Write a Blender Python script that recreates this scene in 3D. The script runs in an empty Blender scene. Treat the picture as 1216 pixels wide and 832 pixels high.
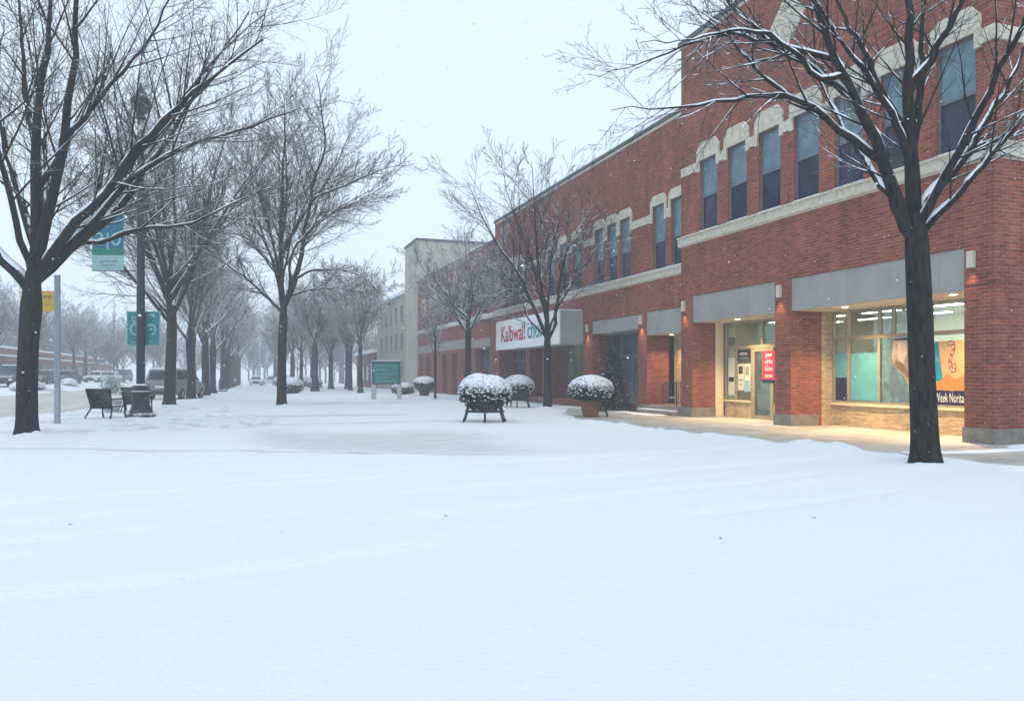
import bpy, bmesh, math, random
import numpy as np
from mathutils import Vector, Matrix, Euler

C = bpy.context.scene.collection
scene = bpy.context.scene
R = math.radians
TH = 0.33571            # the camera looks this much to the right of the street

# ---------------------------------------------------------------- camera, sky, sun, exposure
cam = bpy.data.cameras.new("camera")
cam.sensor_width = 36.0
cam.lens = 27.24
cam.shift_y = 30.0 / 1216.0
cam.clip_end = 2000
cam_o = bpy.data.objects.new("camera", cam)
C.objects.link(cam_o)
cam_o.location = (0, 0, 1.6)
cam_o.rotation_euler = (R(90), 0, -TH)
scene.camera = cam_o

SUN_EL, SUN_ROT = 52, 200
w = bpy.data.worlds.new("World")
scene.world = w
w.use_nodes = True
nt = w.node_tree
bg = nt.nodes["Background"]
sky = nt.nodes.new("ShaderNodeTexSky")
sky.sky_type = 'NISHITA'
sky.sun_disc = False
sky.sun_elevation = R(SUN_EL)
sky.sun_rotation = R(SUN_ROT)
mixc = nt.nodes.new("ShaderNodeMix")
mixc.data_type = 'RGBA'
mixc.inputs[0].default_value = 0.86          # thick overcast in front of the blue
mixc.inputs[7].default_value = (7.4, 8.7, 9.95, 1)
nt.links.new(sky.outputs[0], mixc.inputs[6])
nt.links.new(mixc.outputs[2], bg.inputs[0])
bg.inputs[1].default_value = 0.128

sun = bpy.data.lights.new("sun", 'SUN')
sun.energy = 0.85
sun.angle = R(40)
sun.color = (1.0, 0.97, 0.93)
so = bpy.data.objects.new("sun", sun)
C.objects.link(so)
so.rotation_euler = (R(90 - SUN_EL), 0, R(-20))

scene.view_settings.view_transform = 'Standard'
scene.view_settings.look = 'None'
scene.view_settings.exposure = 0.0
scene.view_settings.gamma = 1.0
cy = scene.cycles
cy.use_denoising = True
cy.max_bounces = 7
cy.diffuse_bounces = 3
cy.glossy_bounces = 3
cy.transparent_max_bounces = 12
cy.transmission_bounces = 4
cy.volume_bounces = 1
cy.caustics_reflective = False
cy.caustics_refractive = False

# ---------------------------------------------------------------- helpers
class MB:
    """collects faces, builds one mesh object with box-projected uv in metres"""
    def __init__(s):
        s.v, s.f, s.m = [], [], []
    def face(s, pts, mi=0):
        b = len(s.v)
        s.v += [tuple(p) for p in pts]
        s.f.append(tuple(range(b, b + len(pts))))
        s.m.append(mi)
    def poly(s, verts, faces, mi=0):
        b = len(s.v)
        s.v += [tuple(p) for p in verts]
        for f in faces:
            s.f.append(tuple(i + b for i in f))
            s.m.append(mi)
    def box(s, x0, x1, y0, y1, z0, z1, mi=0):
        if x0 > x1: x0, x1 = x1, x0
        if y0 > y1: y0, y1 = y1, y0
        v = [(x0,y0,z0),(x1,y0,z0),(x1,y1,z0),(x0,y1,z0),(x0,y0,z1),(x1,y0,z1),(x1,y1,z1),(x0,y1,z1)]
        s.poly(v, [(0,3,2,1),(4,5,6,7),(0,1,5,4),(1,2,6,5),(2,3,7,6),(3,0,4,7)], mi)
        return s
    def prism_yz(s, pts, x0, x1, mi=0):
        """outline in (y,z), extruded along x"""
        n = len(pts)
        v = [(x0, y, z) for y, z in pts] + [(x1, y, z) for y, z in pts]
        s.poly(v, [tuple(range(n)), tuple(range(2*n-1, n-1, -1))] + [(i, i+n, (i+1) % n + n, (i+1) % n) for i in range(n)], mi)
        return s
    def prism_xz(s, pts, y0, y1, mi=0):
        n = len(pts)
        v = [(x, y0, z) for x, z in pts] + [(x, y1, z) for x, z in pts]
        s.poly(v, [tuple(range(n)), tuple(range(2*n-1, n-1, -1))] + [(i, i+n, (i+1) % n + n, (i+1) % n) for i in range(n)], mi)
        return s
    def lathe(s, prof, cx=0, cy=0, n=20, mi=0, sx=1, sy=1):
        b = len(s.v)
        k = len(prof)
        for r, z in prof:
            for i in range(n):
                a = 2*math.pi*i/n
                s.v.append((cx + r*sx*math.cos(a), cy + r*sy*math.sin(a), z))
        for j in range(k-1):
            for i in range(n):
                i2 = (i+1) % n
                s.f.append((b+j*n+i, b+j*n+i2, b+(j+1)*n+i2, b+(j+1)*n+i)); s.m.append(mi)
        s.f.append(tuple(b+i for i in range(n-1, -1, -1))); s.m.append(mi)
        s.f.append(tuple(b+(k-1)*n+i for i in range(n))); s.m.append(mi)
        return s
    def tube(s, pts, r, n=6, mi=0):
        pts = [Vector(p) for p in pts]
        if not isinstance(r, (list, tuple)): r = [r]*len(pts)
        b = len(s.v)
        for i, p in enumerate(pts):
            t = (pts[min(i+1, len(pts)-1)] - pts[max(i-1, 0)]).normalized()
            ref = Vector((0,0,1)) if abs(t.z) < .9 else Vector((1,0,0))
            u = t.cross(ref).normalized(); v = t.cross(u)
            for j in range(n):
                a = 2*math.pi*j/n
                s.v.append(tuple(p + (u*math.cos(a) + v*math.sin(a))*r[i]))
        for i in range(len(pts)-1):
            for j in range(n):
                j2 = (j+1) % n
                s.f.append((b+i*n+j, b+i*n+j2, b+(i+1)*n+j2, b+(i+1)*n+j)); s.m.append(mi)
        s.f.append(tuple(b+j for j in range(n-1, -1, -1))); s.m.append(mi)
        e = b+(len(pts)-1)*n
        s.f.append(tuple(e+j for j in range(n))); s.m.append(mi)
        return s
    def build(s, name, mats, parent=None, smooth=False, bevel=0):
        me = bpy.data.meshes.new(name)
        me.from_pydata(s.v, [], s.f)
        if not isinstance(mats, (list, tuple)): mats = [mats]
        for m in mats: me.materials.append(m)
        me.polygons.foreach_set("material_index", s.m)
        bm = bmesh.new(); bm.from_mesh(me)
        bmesh.ops.recalc_face_normals(bm, faces=bm.faces)
        bm.to_mesh(me); bm.free()
        uv = me.uv_layers.new(name="UVMap")
        nl = len(me.loops)
        vi = np.empty(nl, np.int32); me.loops.foreach_get("vertex_index", vi)
        co = np.empty(len(me.vertices)*3, np.float32); me.vertices.foreach_get("co", co); co = co.reshape(-1, 3)
        nrm = np.empty(len(me.polygons)*3, np.float32); me.polygons.foreach_get("normal", nrm); nrm = np.abs(nrm.reshape(-1, 3))
        tot = np.empty(len(me.polygons), np.int32); me.polygons.foreach_get("loop_total", tot)
        ax = np.repeat(np.argmax(nrm, 1), tot)
        p = co[vi]
        u = np.where(ax == 0, p[:, 1], p[:, 0]); vv = np.where(ax == 2, p[:, 1], p[:, 2])
        uv.data.foreach_set("uv", np.stack([u, vv], 1).astype(np.float32).ravel())
        if smooth:
            me.polygons.foreach_set("use_smooth", [True]*len(me.polygons))
        o = bpy.data.objects.new(name, me)
        C.objects.link(o)
        if parent: o.parent = parent
        if bevel:
            md = o.modifiers.new("bevel", 'BEVEL'); md.width = bevel; md.segments = 2; md.limit_method = 'ANGLE'
        return o

def tag(o, label=None, cat=None, group=None, kind=None):
    if label: o["label"] = label
    if cat: o["category"] = cat
    if group: o["group"] = group
    if kind: o["kind"] = kind
    return o

def thing(name, label, cat, loc=(0,0,0), rz=0, group=None):
    o = bpy.data.objects.new(name, None)
    C.objects.link(o)
    o.location = loc; o.rotation_euler = (0, 0, rz)
    return tag(o, label, cat, group)

def dup(root, loc, rz, label, scale=None, group=None):
    r = root.copy(); C.objects.link(r); r.location = loc; r.rotation_euler = (0, 0, rz)
    r["label"] = label
    if scale: r.scale = scale if isinstance(scale, tuple) else (scale,)*3
    if group: r["group"] = group
    for ch in list(root.children):
        c = ch.copy(); C.objects.link(c); c.parent = r
        for g in list(ch.children):
            d = g.copy(); C.objects.link(d); d.parent = c
    return r

def text_mesh(body, size, name, m, parent, mtx, extr=.004, sx=1.0, width=None, bold=0):
    cu = bpy.data.curves.new("t", 'FONT')
    cu.body = body; cu.size = size; cu.extrude = extr; cu.offset = bold
    cu.align_x = 'CENTER'; cu.align_y = 'CENTER'
    to = bpy.data.objects.new("t", cu); C.objects.link(to)
    dg = bpy.context.evaluated_depsgraph_get(); dg.update()
    me = bpy.data.meshes.new_from_object(to.evaluated_get(dg))
    bpy.data.objects.remove(to); bpy.data.curves.remove(cu)
    if width: sx = width/max(1e-6, max(v.co.x for v in me.vertices)-min(v.co.x for v in me.vertices))
    me.transform(mtx @ Matrix.Diagonal((sx, 1, 1, 1)))
    me.materials.clear(); me.materials.append(m)
    me.name = name
    o = bpy.data.objects.new(name, me); C.objects.link(o)
    if parent: o.parent = parent
    return o

STREET = Matrix(((0,0,-1,0),(-1,0,0,0),(0,1,0,0),(0,0,0,1)))   # text whose face looks to -x
FRONT = Matrix(((1,0,0,0),(0,0,-1,0),(0,1,0,0),(0,0,0,1)))     # text whose face looks to -y
def at(x, y, z, M): return Matrix.Translation((x, y, z)) @ M

# ---- numpy value noise for the ground
_lat = np.random.RandomState(7).rand(256, 256)
def vnoise(x, y):
    xi = np.floor(x).astype(int); yi = np.floor(y).astype(int)
    fx = x - xi; fy = y - yi
    fx = fx*fx*fx*(fx*(fx*6-15)+10); fy = fy*fy*fy*(fy*(fy*6-15)+10)
    g = lambda a, b: _lat[a % 256, b % 256]
    return (g(xi,yi)*(1-fx)+g(xi+1,yi)*fx)*(1-fy)+(g(xi,yi+1)*(1-fx)+g(xi+1,yi+1)*fx)*fy - .5
def sstep(a, b, x):
    t = np.clip((x-a)/(b-a), 0, 1); return t*t*(3-2*t)

# ---------------------------------------------------------------- materials
def mat(name, col, rough=.7, var=.12, vscale=6.0, spec=.3, metal=0, bump=0, bscale=30, emit=None, estr=0, stretch=1):
    m = bpy.data.materials.new(name); m.use_nodes = True
    t = m.node_tree; b = t.nodes["Principled BSDF"]
    b.inputs["Roughness"].default_value = rough
    b.inputs["Specular IOR Level"].default_value = spec
    b.inputs["Metallic"].default_value = metal
    tc = t.nodes.new("ShaderNodeTexCoord")
    n = t.nodes.new("ShaderNodeTexNoise"); n.inputs["Scale"].default_value = vscale; n.inputs["Detail"].default_value = 5
    vec = tc.outputs["Object"]
    if stretch != 1:
        mpp = t.nodes.new("ShaderNodeMapping"); mpp.inputs["Scale"].default_value = (1, 1, stretch)
        t.links.new(vec, mpp.inputs[0]); vec = mpp.outputs[0]
    t.links.new(vec, n.inputs["Vector"])
    r = t.nodes.new("ShaderNodeMapRange")
    r.inputs[1].default_value = .3; r.inputs[2].default_value = .7
    r.inputs[3].default_value = 1-var; r.inputs[4].default_value = 1+var
    t.links.new(n.outputs[0], r.inputs[0])
    mx = t.nodes.new("ShaderNodeVectorMath"); mx.operation = 'SCALE'
    mx.inputs[0].default_value = col[:3]
    t.links.new(r.outputs[0], mx.inputs["Scale"])
    t.links.new(mx.outputs[0], b.inputs["Base Color"])
    if bump:
        n2 = t.nodes.new("ShaderNodeTexNoise"); n2.inputs["Scale"].default_value = bscale; n2.inputs["Detail"].default_value = 4
        t.links.new(vec, n2.inputs["Vector"])
        bp = t.nodes.new("ShaderNodeBump"); bp.inputs["Strength"].default_value = bump; bp.inputs["Distance"].default_value = .02
        t.links.new(n2.outputs[0], bp.inputs["Height"]); t.links.new(bp.outputs[0], b.inputs["Normal"])
    if emit:
        b.inputs["Emission Color"].default_value = (*emit, 1); b.inputs["Emission Strength"].default_value = estr
    return m

def brick(name, c1, c2, mortar, bw=.26, rh=.088, rough=.85):
    m = bpy.data.materials.new(name); m.use_nodes = True
    t = m.node_tree; b = t.nodes["Principled BSDF"]
    b.inputs["Roughness"].default_value = rough; b.inputs["Specular IOR Level"].default_value = .15
    uv = t.nodes.new("ShaderNodeUVMap"); uv.uv_map = "UVMap"
    br = t.nodes.new("ShaderNodeTexBrick")
    br.inputs["Color1"].default_value = (*c1, 1); br.inputs["Color2"].default_value = (*c2, 1); br.inputs["Mortar"].default_value = (*mortar, 1)
    br.inputs["Scale"].default_value = 1; br.inputs["Mortar Size"].default_value = .009; br.inputs["Mortar Smooth"].default_value = .2
    br.inputs["Brick Width"].default_value = bw; br.inputs["Row Height"].default_value = rh
    t.links.new(uv.outputs[0], br.inputs["Vector"])
    # large weathering patches and per-course variation
    n = t.nodes.new("ShaderNodeTexNoise"); n.inputs["Scale"].default_value = .55; n.inputs["Detail"].default_value = 6; n.inputs["Roughness"].default_value = .65
    t.links.new(uv.outputs[0], n.inputs["Vector"])
    mp = t.nodes.new("ShaderNodeMapping"); mp.inputs["Scale"].default_value = (2.2, 10.5, 1)
    t.links.new(uv.outputs[0], mp.inputs[0])
    n2 = t.nodes.new("ShaderNodeTexNoise"); n2.inputs["Scale"].default_value = 1.3; n2.inputs["Detail"].default_value = 3
    t.links.new(mp.outputs[0], n2.inputs["Vector"])
    mp3 = t.nodes.new("ShaderNodeMapping"); mp3.inputs["Scale"].default_value = (1.6, .16, 1)      # damp run-down streaks
    t.links.new(uv.outputs[0], mp3.inputs[0])
    n3 = t.nodes.new("ShaderNodeTexNoise"); n3.inputs["Scale"].default_value = 1.0; n3.inputs["Detail"].default_value = 5; n3.inputs["Roughness"].default_value = .6
    t.links.new(mp3.outputs[0], n3.inputs["Vector"])
    ad0 = t.nodes.new("ShaderNodeMath"); ad0.operation = 'ADD'
    t.links.new(n.outputs[0], ad0.inputs[0]); t.links.new(n3.outputs[0], ad0.inputs[1])
    ad1 = t.nodes.new("ShaderNodeMath"); ad1.operation = 'MULTIPLY_ADD'; ad1.inputs[1].default_value = .75; ad1.inputs[2].default_value = -.24
    t.links.new(ad0.outputs[0], ad1.inputs[0])
    ad = t.nodes.new("ShaderNodeMath"); ad.operation = 'ADD'
    t.links.new(ad1.outputs[0], ad.inputs[0]); t.links.new(n2.outputs[0], ad.inputs[1])
    r = t.nodes.new("ShaderNodeMapRange"); r.inputs[1].default_value = .65; r.inputs[2].default_value = 1.35; r.inputs[3].default_value = .52; r.inputs[4].default_value = 1.45
    t.links.new(ad.outputs[0], r.inputs[0])
    mx = t.nodes.new("ShaderNodeVectorMath"); mx.operation = 'SCALE'
    t.links.new(br.outputs[0], mx.inputs[0]); t.links.new(r.outputs[0], mx.inputs["Scale"])
    t.links.new(mx.outputs[0], b.inputs["Base Color"])
    bp = t.nodes.new("ShaderNodeBump"); bp.inputs["Strength"].default_value = .4; bp.inputs["Distance"].default_value = .01; bp.invert = True
    t.links.new(br.outputs["Fac"], bp.inputs["Height"]); t.links.new(bp.outputs[0], b.inputs["Normal"])
    return m

def snowy(name, col, amount=.55, lo=.25, hi=.55, nscale=5.0, rough=.85, bump=.5, bscale=25, spec=.2, var=.3, stretch=1, vscale=8.0):
    """a surface with fallen snow lying on whatever faces up"""
    m = mat(name, col, rough, var, vscale, spec, 0, bump, bscale, stretch=stretch)
    t = m.node_tree; b = t.nodes["Principled BSDF"]
    src = b.inputs["Base Color"].links[0].from_socket
    g = t.nodes.new("ShaderNodeNewGeometry")
    sp = t.nodes.new("ShaderNodeSeparateXYZ"); t.links.new(g.outputs["Normal"], sp.inputs[0])
    tc = t.nodes.new("ShaderNodeTexCoord")
    n = t.nodes.new("ShaderNodeTexNoise"); n.inputs["Scale"].default_value = nscale; n.inputs["Detail"].default_value = 3
    t.links.new(tc.outputs["Object"], n.inputs["Vector"])
    a = t.nodes.new("ShaderNodeMath"); a.operation = 'MULTIPLY_ADD'
    t.links.new(n.outputs[0], a.inputs[0]); a.inputs[1].default_value = .9; a.inputs[2].default_value = amount - 1.0
    s = t.nodes.new("ShaderNodeMath"); s.operation = 'ADD'
    t.links.new(sp.outputs[2], s.inputs[0]); t.links.new(a.outputs[0], s.inputs[1])
    r = t.nodes.new("ShaderNodeMapRange"); r.inputs[1].default_value = lo; r.inputs[2].default_value = hi
    t.links.new(s.outputs[0], r.inputs[0])
    mx = t.nodes.new("ShaderNodeMix"); mx.data_type = 'RGBA'
    t.links.new(r.outputs[0], mx.inputs[0]); t.links.new(src, mx.inputs[6]); mx.inputs[7].default_value = (.80, .83, .87, 1)
    t.links.new(mx.outputs[2], b.inputs["Base Color"])
    return m

def glass(name, tint=(.85,.93,.9), gloss=.1):
    m = bpy.data.materials.new(name); m.use_nodes = True
    t = m.node_tree; t.nodes.remove(t.nodes["Principled BSDF"])
    out = t.nodes["Material Output"]
    tr = t.nodes.new("ShaderNodeBsdfTransparent"); tr.inputs[0].default_value = (*tint, 1)
    gl = t.nodes.new("ShaderNodeBsdfGlossy"); gl.inputs["Roughness"].default_value = .02
    fr = t.nodes.new("ShaderNodeFresnel"); fr.inputs[0].default_value = 1.45
    mu = t.nodes.new("ShaderNodeMath"); mu.operation = 'MULTIPLY_ADD'; mu.inputs[1].default_value = .8; mu.inputs[2].default_value = gloss*.3
    t.links.new(fr.outputs[0], mu.inputs[0])
    mx = t.nodes.new("ShaderNodeMixShader")
    t.links.new(mu.outputs[0], mx.inputs[0]); t.links.new(tr.outputs[0], mx.inputs[1]); t.links.new(gl.outputs[0], mx.inputs[2])
    t.links.new(mx.outputs[0], out.inputs[0])
    return m

M = {}
M['brick'] = brick("red_brick", (.31,.082,.046), (.195,.050,.032), (.23,.165,.13))
M['tanbrick'] = brick("tan_brick", (.52,.40,.24), (.42,.31,.18), (.50,.42,.30))
M['stone'] = snowy("cream_stone", (.57,.525,.43), amount=.42, lo=.3, hi=.6, bump=.25, bscale=18, var=.18)
M['base'] = mat("grey_stone_base", (.22,.20,.175), .9, .2, 5, bump=.3)
M['panel'] = None
M['soffit'] = mat("cream_soffit", (.62,.56,.44), .8, .05)
M['cream'] = mat("cream_paint", (.75,.66,.46), .7, .05)
M['frame'] = mat("bronze_aluminium_frame", (.30,.27,.20), .45, .08)
M['darkframe'] = mat("dark_window_frame", (.13,.145,.16), .5, .1)
M['glass'] = glass("clear_glass")
M['upglass'] = mat("pale_teal_glass", (.12,.20,.245), .2, .25, 2.5, spec=.35)  # upper panes in one opaque tint, paler than the lower panes
M['loglass'] = mat("dark_glass", (.018,.032,.058), .08, .5, 2, spec=.2)
M['shopdark'] = mat("unlit_shop_glass", (.05,.065,.08), .12, .5, 1.2, spec=.35)
M['roof'] = mat("roof_membrane", (.3,.3,.3))
M['coping'] = mat("dark_coping", (.07,.075,.085), .6, .1)
M['snow'] = mat("lying_snow", (.82,.86,.92), .9, .04, 4, spec=.2, bump=.35, bscale=14)
M['concrete'] = None
M['black'] = mat("dark_iron", (.012,.015,.022), .5, .25, 12, spec=.4)
M['blackmetal'] = snowy("black_painted_metal", (.012,.013,.017), amount=.12, lo=.35, hi=.6, bump=0)
M['lampiron'] = snowy("navy_iron_lamp", (.010,.016,.032), amount=.22, lo=.3, hi=.55, bump=0, rough=.45, spec=.4)
M['galv'] = mat("galvanised_steel", (.27,.31,.35), .5, .12, 5)
M['yellow'] = mat("yellow_sign_face", (.50,.32,.045), .6, .15, 8)
M['teal'] = mat("teal_sign_face", (.015,.20,.22), .5, .12, 3)
M['tealblue'] = mat("teal_blue_banner", (.008,.12,.19), .6, .2, 4)
M['green'] = mat("green_banner_field", (.010,.17,.115), .6, .15, 4)
M['palegreen'] = mat("pale_green_banner_field", (.26,.42,.42), .6, .15, 12)
M['white'] = mat("white_paint", (.72,.76,.78), .6, .04)
M['signwhite'] = mat("white_sign_face", (.84,.86,.86), .5, .03, 2)
M['signside'] = mat("grey_sign_return", (.37,.39,.375), .6, .05)
M['palepost'] = mat("pale_painted_post", (.42,.46,.45), .7, .1, 5)
M['red'] = mat("red_lettering", (.45,.022,.03), .5, .05)
M['tealtext'] = mat("teal_lettering", (.012,.22,.27), .5, .05)
M['slate'] = mat("slate_lettering", (.10,.16,.22), .5, .05)
M['terra'] = mat("terracotta", (.20,.075,.045), .8, .2, 5, bump=.2)
M['leaf'] = mat("dark_evergreen_leaf", (.022,.034,.022), .7, .5, 9)
M['leafsnow'] = mat("snow_clump", (.80,.84,.90), .9, .05, 9)
M['core'] = mat("bush_inside", (.010,.013,.010), .9, .3, 9)
M['bowl'] = mat("dark_bowl", (.03,.03,.034), .7, .2)
M['tube'] = mat("fluorescent_tube", (.9,.9,.9), emit=(1.0,.96,.82), estr=60)
M['tube2'] = mat("dim_fluorescent_tube", (.9,.9,.9), emit=(.95,1.0,.92), estr=16)
M['lens'] = mat("downlight_lens", (.9,.9,.9), emit=(1.0,.84,.55), estr=22)
M['shopwall'] = mat("cream_shop_wall", (.70,.70,.56), .9, .06, 2)
M['shopceil'] = mat("grey_green_shop_ceiling", (.58,.61,.54), .9, .05, 2)
M['shopfloor'] = mat("shop_floor", (.35,.31,.25), .6, .1, 2)
M['lampbox'] = mat("pale_lamp_housing", (.60,.55,.47), .5, .06)
M['bark'] = snowy("snow_flecked_dark_bark", (.020,.016,.014), amount=.42, lo=.30, hi=.50, nscale=4.0, bump=1.0, bscale=26, var=.85, stretch=.22, vscale=16)
M['twig'] = snowy("dark_twig", (.020,.017,.017), amount=.32, lo=.36, hi=.58, nscale=2.5, bump=0, var=.3)
M['frosthaze'] = snowy("frost_haze_twig", (.040,.037,.045), amount=.95, lo=.30, hi=.65, nscale=2.0, bump=0, var=.3)  # frost, tint paled further to put haze into the far crowns
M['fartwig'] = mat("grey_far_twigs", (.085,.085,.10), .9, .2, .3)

def concrete(name, col, dust, bw=1.55, rh=1.55, joint=(.62,.6,.58), js=.014, rough=.85, stretch=None):
    m = mat(name, col, rough, .12, 1.2, .25, 0, .12, 40)
    t = m.node_tree; b = t.nodes["Principled BSDF"]
    src = b.inputs["Base Color"].links[0].from_socket
    uv = t.nodes.new("ShaderNodeUVMap"); uv.uv_map = "UVMap"
    br = t.nodes.new("ShaderNodeTexBrick"); br.offset = 0
    br.inputs["Color1"].default_value = (1,1,1,1); br.inputs["Color2"].default_value = (.93,.93,.93,1); br.inputs["Mortar"].default_value = (*joint,1)
    br.inputs["Scale"].default_value = 1; br.inputs["Mortar Size"].default_value = js; br.inputs["Brick Width"].default_value = bw; br.inputs["Row Height"].default_value = rh
    t.links.new(uv.outputs[0], br.inputs["Vector"])
    mu = t.nodes.new("ShaderNodeVectorMath"); mu.operation = 'MULTIPLY'
    t.links.new(src, mu.inputs[0]); t.links.new(br.outputs[0], mu.inputs[1])
    n = t.nodes.new("ShaderNodeTexNoise"); n.inputs["Scale"].default_value = .45; n.inputs["Detail"].default_value = 7; n.inputs["Roughness"].default_value = .7
    t.links.new(uv.outputs[0], n.inputs["Vector"])
    r = t.nodes.new("ShaderNodeMapRange"); r.inputs[1].default_value = .40; r.inputs[2].default_value = .72; r.inputs[4].default_value = dust
    t.links.new(n.outputs[0], r.inputs[0])
    mx = t.nodes.new("ShaderNodeMix"); mx.data_type = 'RGBA'
    t.links.new(r.outputs[0], mx.inputs[0]); t.links.new(mu.outputs[0], mx.inputs[6]); mx.inputs[7].default_value = (.78,.81,.86,1)
    t.links.new(mx.outputs[2], b.inputs["Base Color"])
    return m
M['concrete'] = concrete("pale_concrete_paving", (.36,.335,.295), .45)
M['panel'] = concrete("grey_fascia_metal", (.325,.325,.305), .0, 1.55, 60.0, (.78,.78,.78), .010, .55)
# ---------------------------------------------------------------- ground, road, pavement
def rise(x, y):
    """the land lifts gently towards the parked cars beyond the road"""
    return .72*sstep(56, 82, y)*sstep(-13.5, -17.5, x)

EDGE_Y = [-20, 6, 9.5, 10.4, 12, 14, 16, 18, 21.5, 25, 28, 30.5, 33, 36, 60]
EDGE_X = [14.2, 13.6, 12.6, 12.3, 11.85, 11.8, 11.8, 11.7, 11.65, 11.25, 12.3, 13.0, 14.3, 15.6, 17.2]
def clear_mask(x, y):
    e = np.interp(y, EDGE_Y, EDGE_X) + .35*vnoise(x*.7, y*.7) + .15*vnoise(x*2.3, y*2.3)
    c = sstep(-.12, .12, x - e)
    # drifted snow left lying on the paving
    patch = sstep(.9, .5, np.abs(x-15.9) + .7*np.abs(vnoise(y*.5, x*.5))) * sstep(26.6, 27.6, y)
    patch = np.maximum(patch, sstep(1.15, .5, np.hypot((x-16.9)/1.3, (y-12.55)/.75) + .5*vnoise(x*2, y*2)))
    patch = np.maximum(patch, sstep(.34, .16, np.abs(y-12.3+.10*(x-14) + .25*vnoise(x*1.3, y)))*sstep(12.4, 13.2, x))
    c = c*(1-patch)
    return c

def road_mask(x, y):
    e = np.interp(y, [25, 32, 37, 45, 50, 80, 140], [-9.4, -8.6, -7.1, -6.5, -5.9, -5.4, -5.2]) + .5*vnoise(x*.5, y*.25)
    near = np.interp(x, [-80, -12, -8.4, -6], [27, 29.5, 32.5, 38]) + .9*vnoise(x*.4, y*.4)
    return sstep(.25, -.25, x-e)*sstep(-.5, .5, y-near)*sstep(.25, .02, rise(x, y)/.72)*sstep(128, 116, y)

def slush_shade_mask(x, y):
    """grey tint: thin, trodden places, streaks, bed speckles and rim, painted kerb shadow"""
    s = np.zeros_like(x)
    # walkway strip crossing in front of the planted bed
    a = (y - 17.14) - (15.0-17.14)/(4.55+.03)*(x+.03)             # distance beyond the front line
    n = vnoise(x*.35+3, y*.35)
    s = np.maximum(s, .55*sstep(-.15, .6, a+.5*n)*sstep(8.5, 4.5, a+2*n)*sstep(-.6, 1.3, x+1.2*n)*sstep(7.2, 4.6, x+.5*n))
    # shadow of a buried kerb's step, painted as a dark grey line
    s = np.maximum(s, 1.0*np.exp(-((a+.05*n)/.16)**2)*sstep(-9, -2, x)*sstep(6.4, 4.2, x))
    b = y - 31.4 + .05*x  # separate grey streaks farther off
    s = np.maximum(s, .95*np.exp(-((b+.6*n)/.45)**2)*sstep(-.3, 1.2, x)*sstep(7.0, 5.2, x))
    b = y - 45.5
    s = np.maximum(s, .6*np.exp(-((b+1.2*n)/.9)**2)*sstep(1, 3, x)*sstep(12, 9, x))
    b = y - 25.6 - .12*x
    s = np.maximum(s, .5*np.exp(-((b+.8*n)/.35)**2)*sstep(0, 2, x)*sstep(10, 7, x))
    # grass tips and leaf litter showing through the thin snow on the bed
    sp = sstep(.17, .34, vnoise(x*4.5, y*2.2)+.5*vnoise(x*.8, y*.8))
    s = np.maximum(s, .60*sp*bed_mask(x, y))
    eb = bed_mask(x, y); s = np.maximum(s, .55*np.clip(4*eb*(1-eb), 0, 1)*sstep(-.2, .15, vnoise(x*1.7, y*1.7)))
    return np.clip(s, 0, 1)

def bed_mask(x, y):
    return sstep(.35, -.1, np.maximum(x-.1-.8*sstep(24.5, 27, y)+1.7*sstep(29, 37, y), (24.6-y)*.55) + .12*vnoise(x*1.5, y*1.5))*sstep(-9.5, -8, x)*sstep(44, 39, y)

def snow_z(x, y):
    z = .035 + .05*vnoise(x*.13+4, y*.13) + .027*vnoise(x*.55, y*.55+9) + .013*vnoise(x*2.1, y*2.1) + .006*vnoise(x*6, y*6)
    # wind-combed ripples, running across the view
    u = x*math.cos(.25)+y*math.sin(.25); v = -x*math.sin(.25)+y*math.cos(.25)
    z += .026*vnoise(u*.22, v*1.5)*sstep(30, 14, y) + .009*vnoise(u*.5, v*4)*sstep(30, 14, y)
    # old tyre and foot tracks under the fresh snow
    for k, (cx, ry) in enumerate([(0, 10.2), (0, 11.7), (-2, 8.4), (3, 12.9), (2, 7.1), (4, 9.3)]):
        d = (y - ry - .20*(x-cx) + .9*vnoise(x*.16+k*7, y*.1))
        z -= .055*np.exp(-(d/.12)**2)*sstep(-.12, .1, vnoise(x*.3+k*3, y*.2+k))
    bm_ = bed_mask(x, y)
    z += bm_*(.045 + .05*vnoise(x*3.4, y*3.4) + .03*vnoise(x*8, y*8))
    z -= .03*slush_shade_mask(x, y)
    # shovelled bank along the paving, with one heap
    e = np.interp(y, EDGE_Y, EDGE_X)
    d = x - e
    z += .075*np.exp(-((d+.35)/.35)**2)*sstep(28, 24, y)*(1+1.6*vnoise(x*1.1, y*1.1)+1.1*vnoise(x*3.4, y*3.4))
    heap = np.exp(-(((x-11.45)/.50)**2 + ((y-13.1)/1.35)**2)*1.1)
    z += heap*(.16 + .16*vnoise(x*2.6, y*2.6) + .12*vnoise(x*5.2, y*5.2))
    # little mounds round the trunks
    for tx, ty in TREE_FEET:
        z += .15*np.exp(-(np.hypot(x-tx, y-ty)/.55)**2)*(1+1.3*vnoise(x*2.4+5, y*2.4))
    z += rise(x, y)
    z -= .20*clear_mask(x, y) + .16*road_mask(x, y)
    return z

TREE_FEET = [(-5.16,22.59), (11.17,10.28), (1.87,40.38), (13.38,33.36), (-3.51,43.36), (-3.13,54.85)]

def spaced(lo, flo, fhi, hi, d, g=1.12, dmax=6):
    a = list(np.arange(flo, fhi, d)); s = d; p = a[-1]
    while p < hi:
        s = min(s*g, dmax); p += s; a.append(min(p, hi))
    s = d; p = a[0]; b = []
    while p > lo:
        s = min(s*g, dmax); p -= s; b.append(max(p, lo))
    return np.array(b[::-1] + a)

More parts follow.
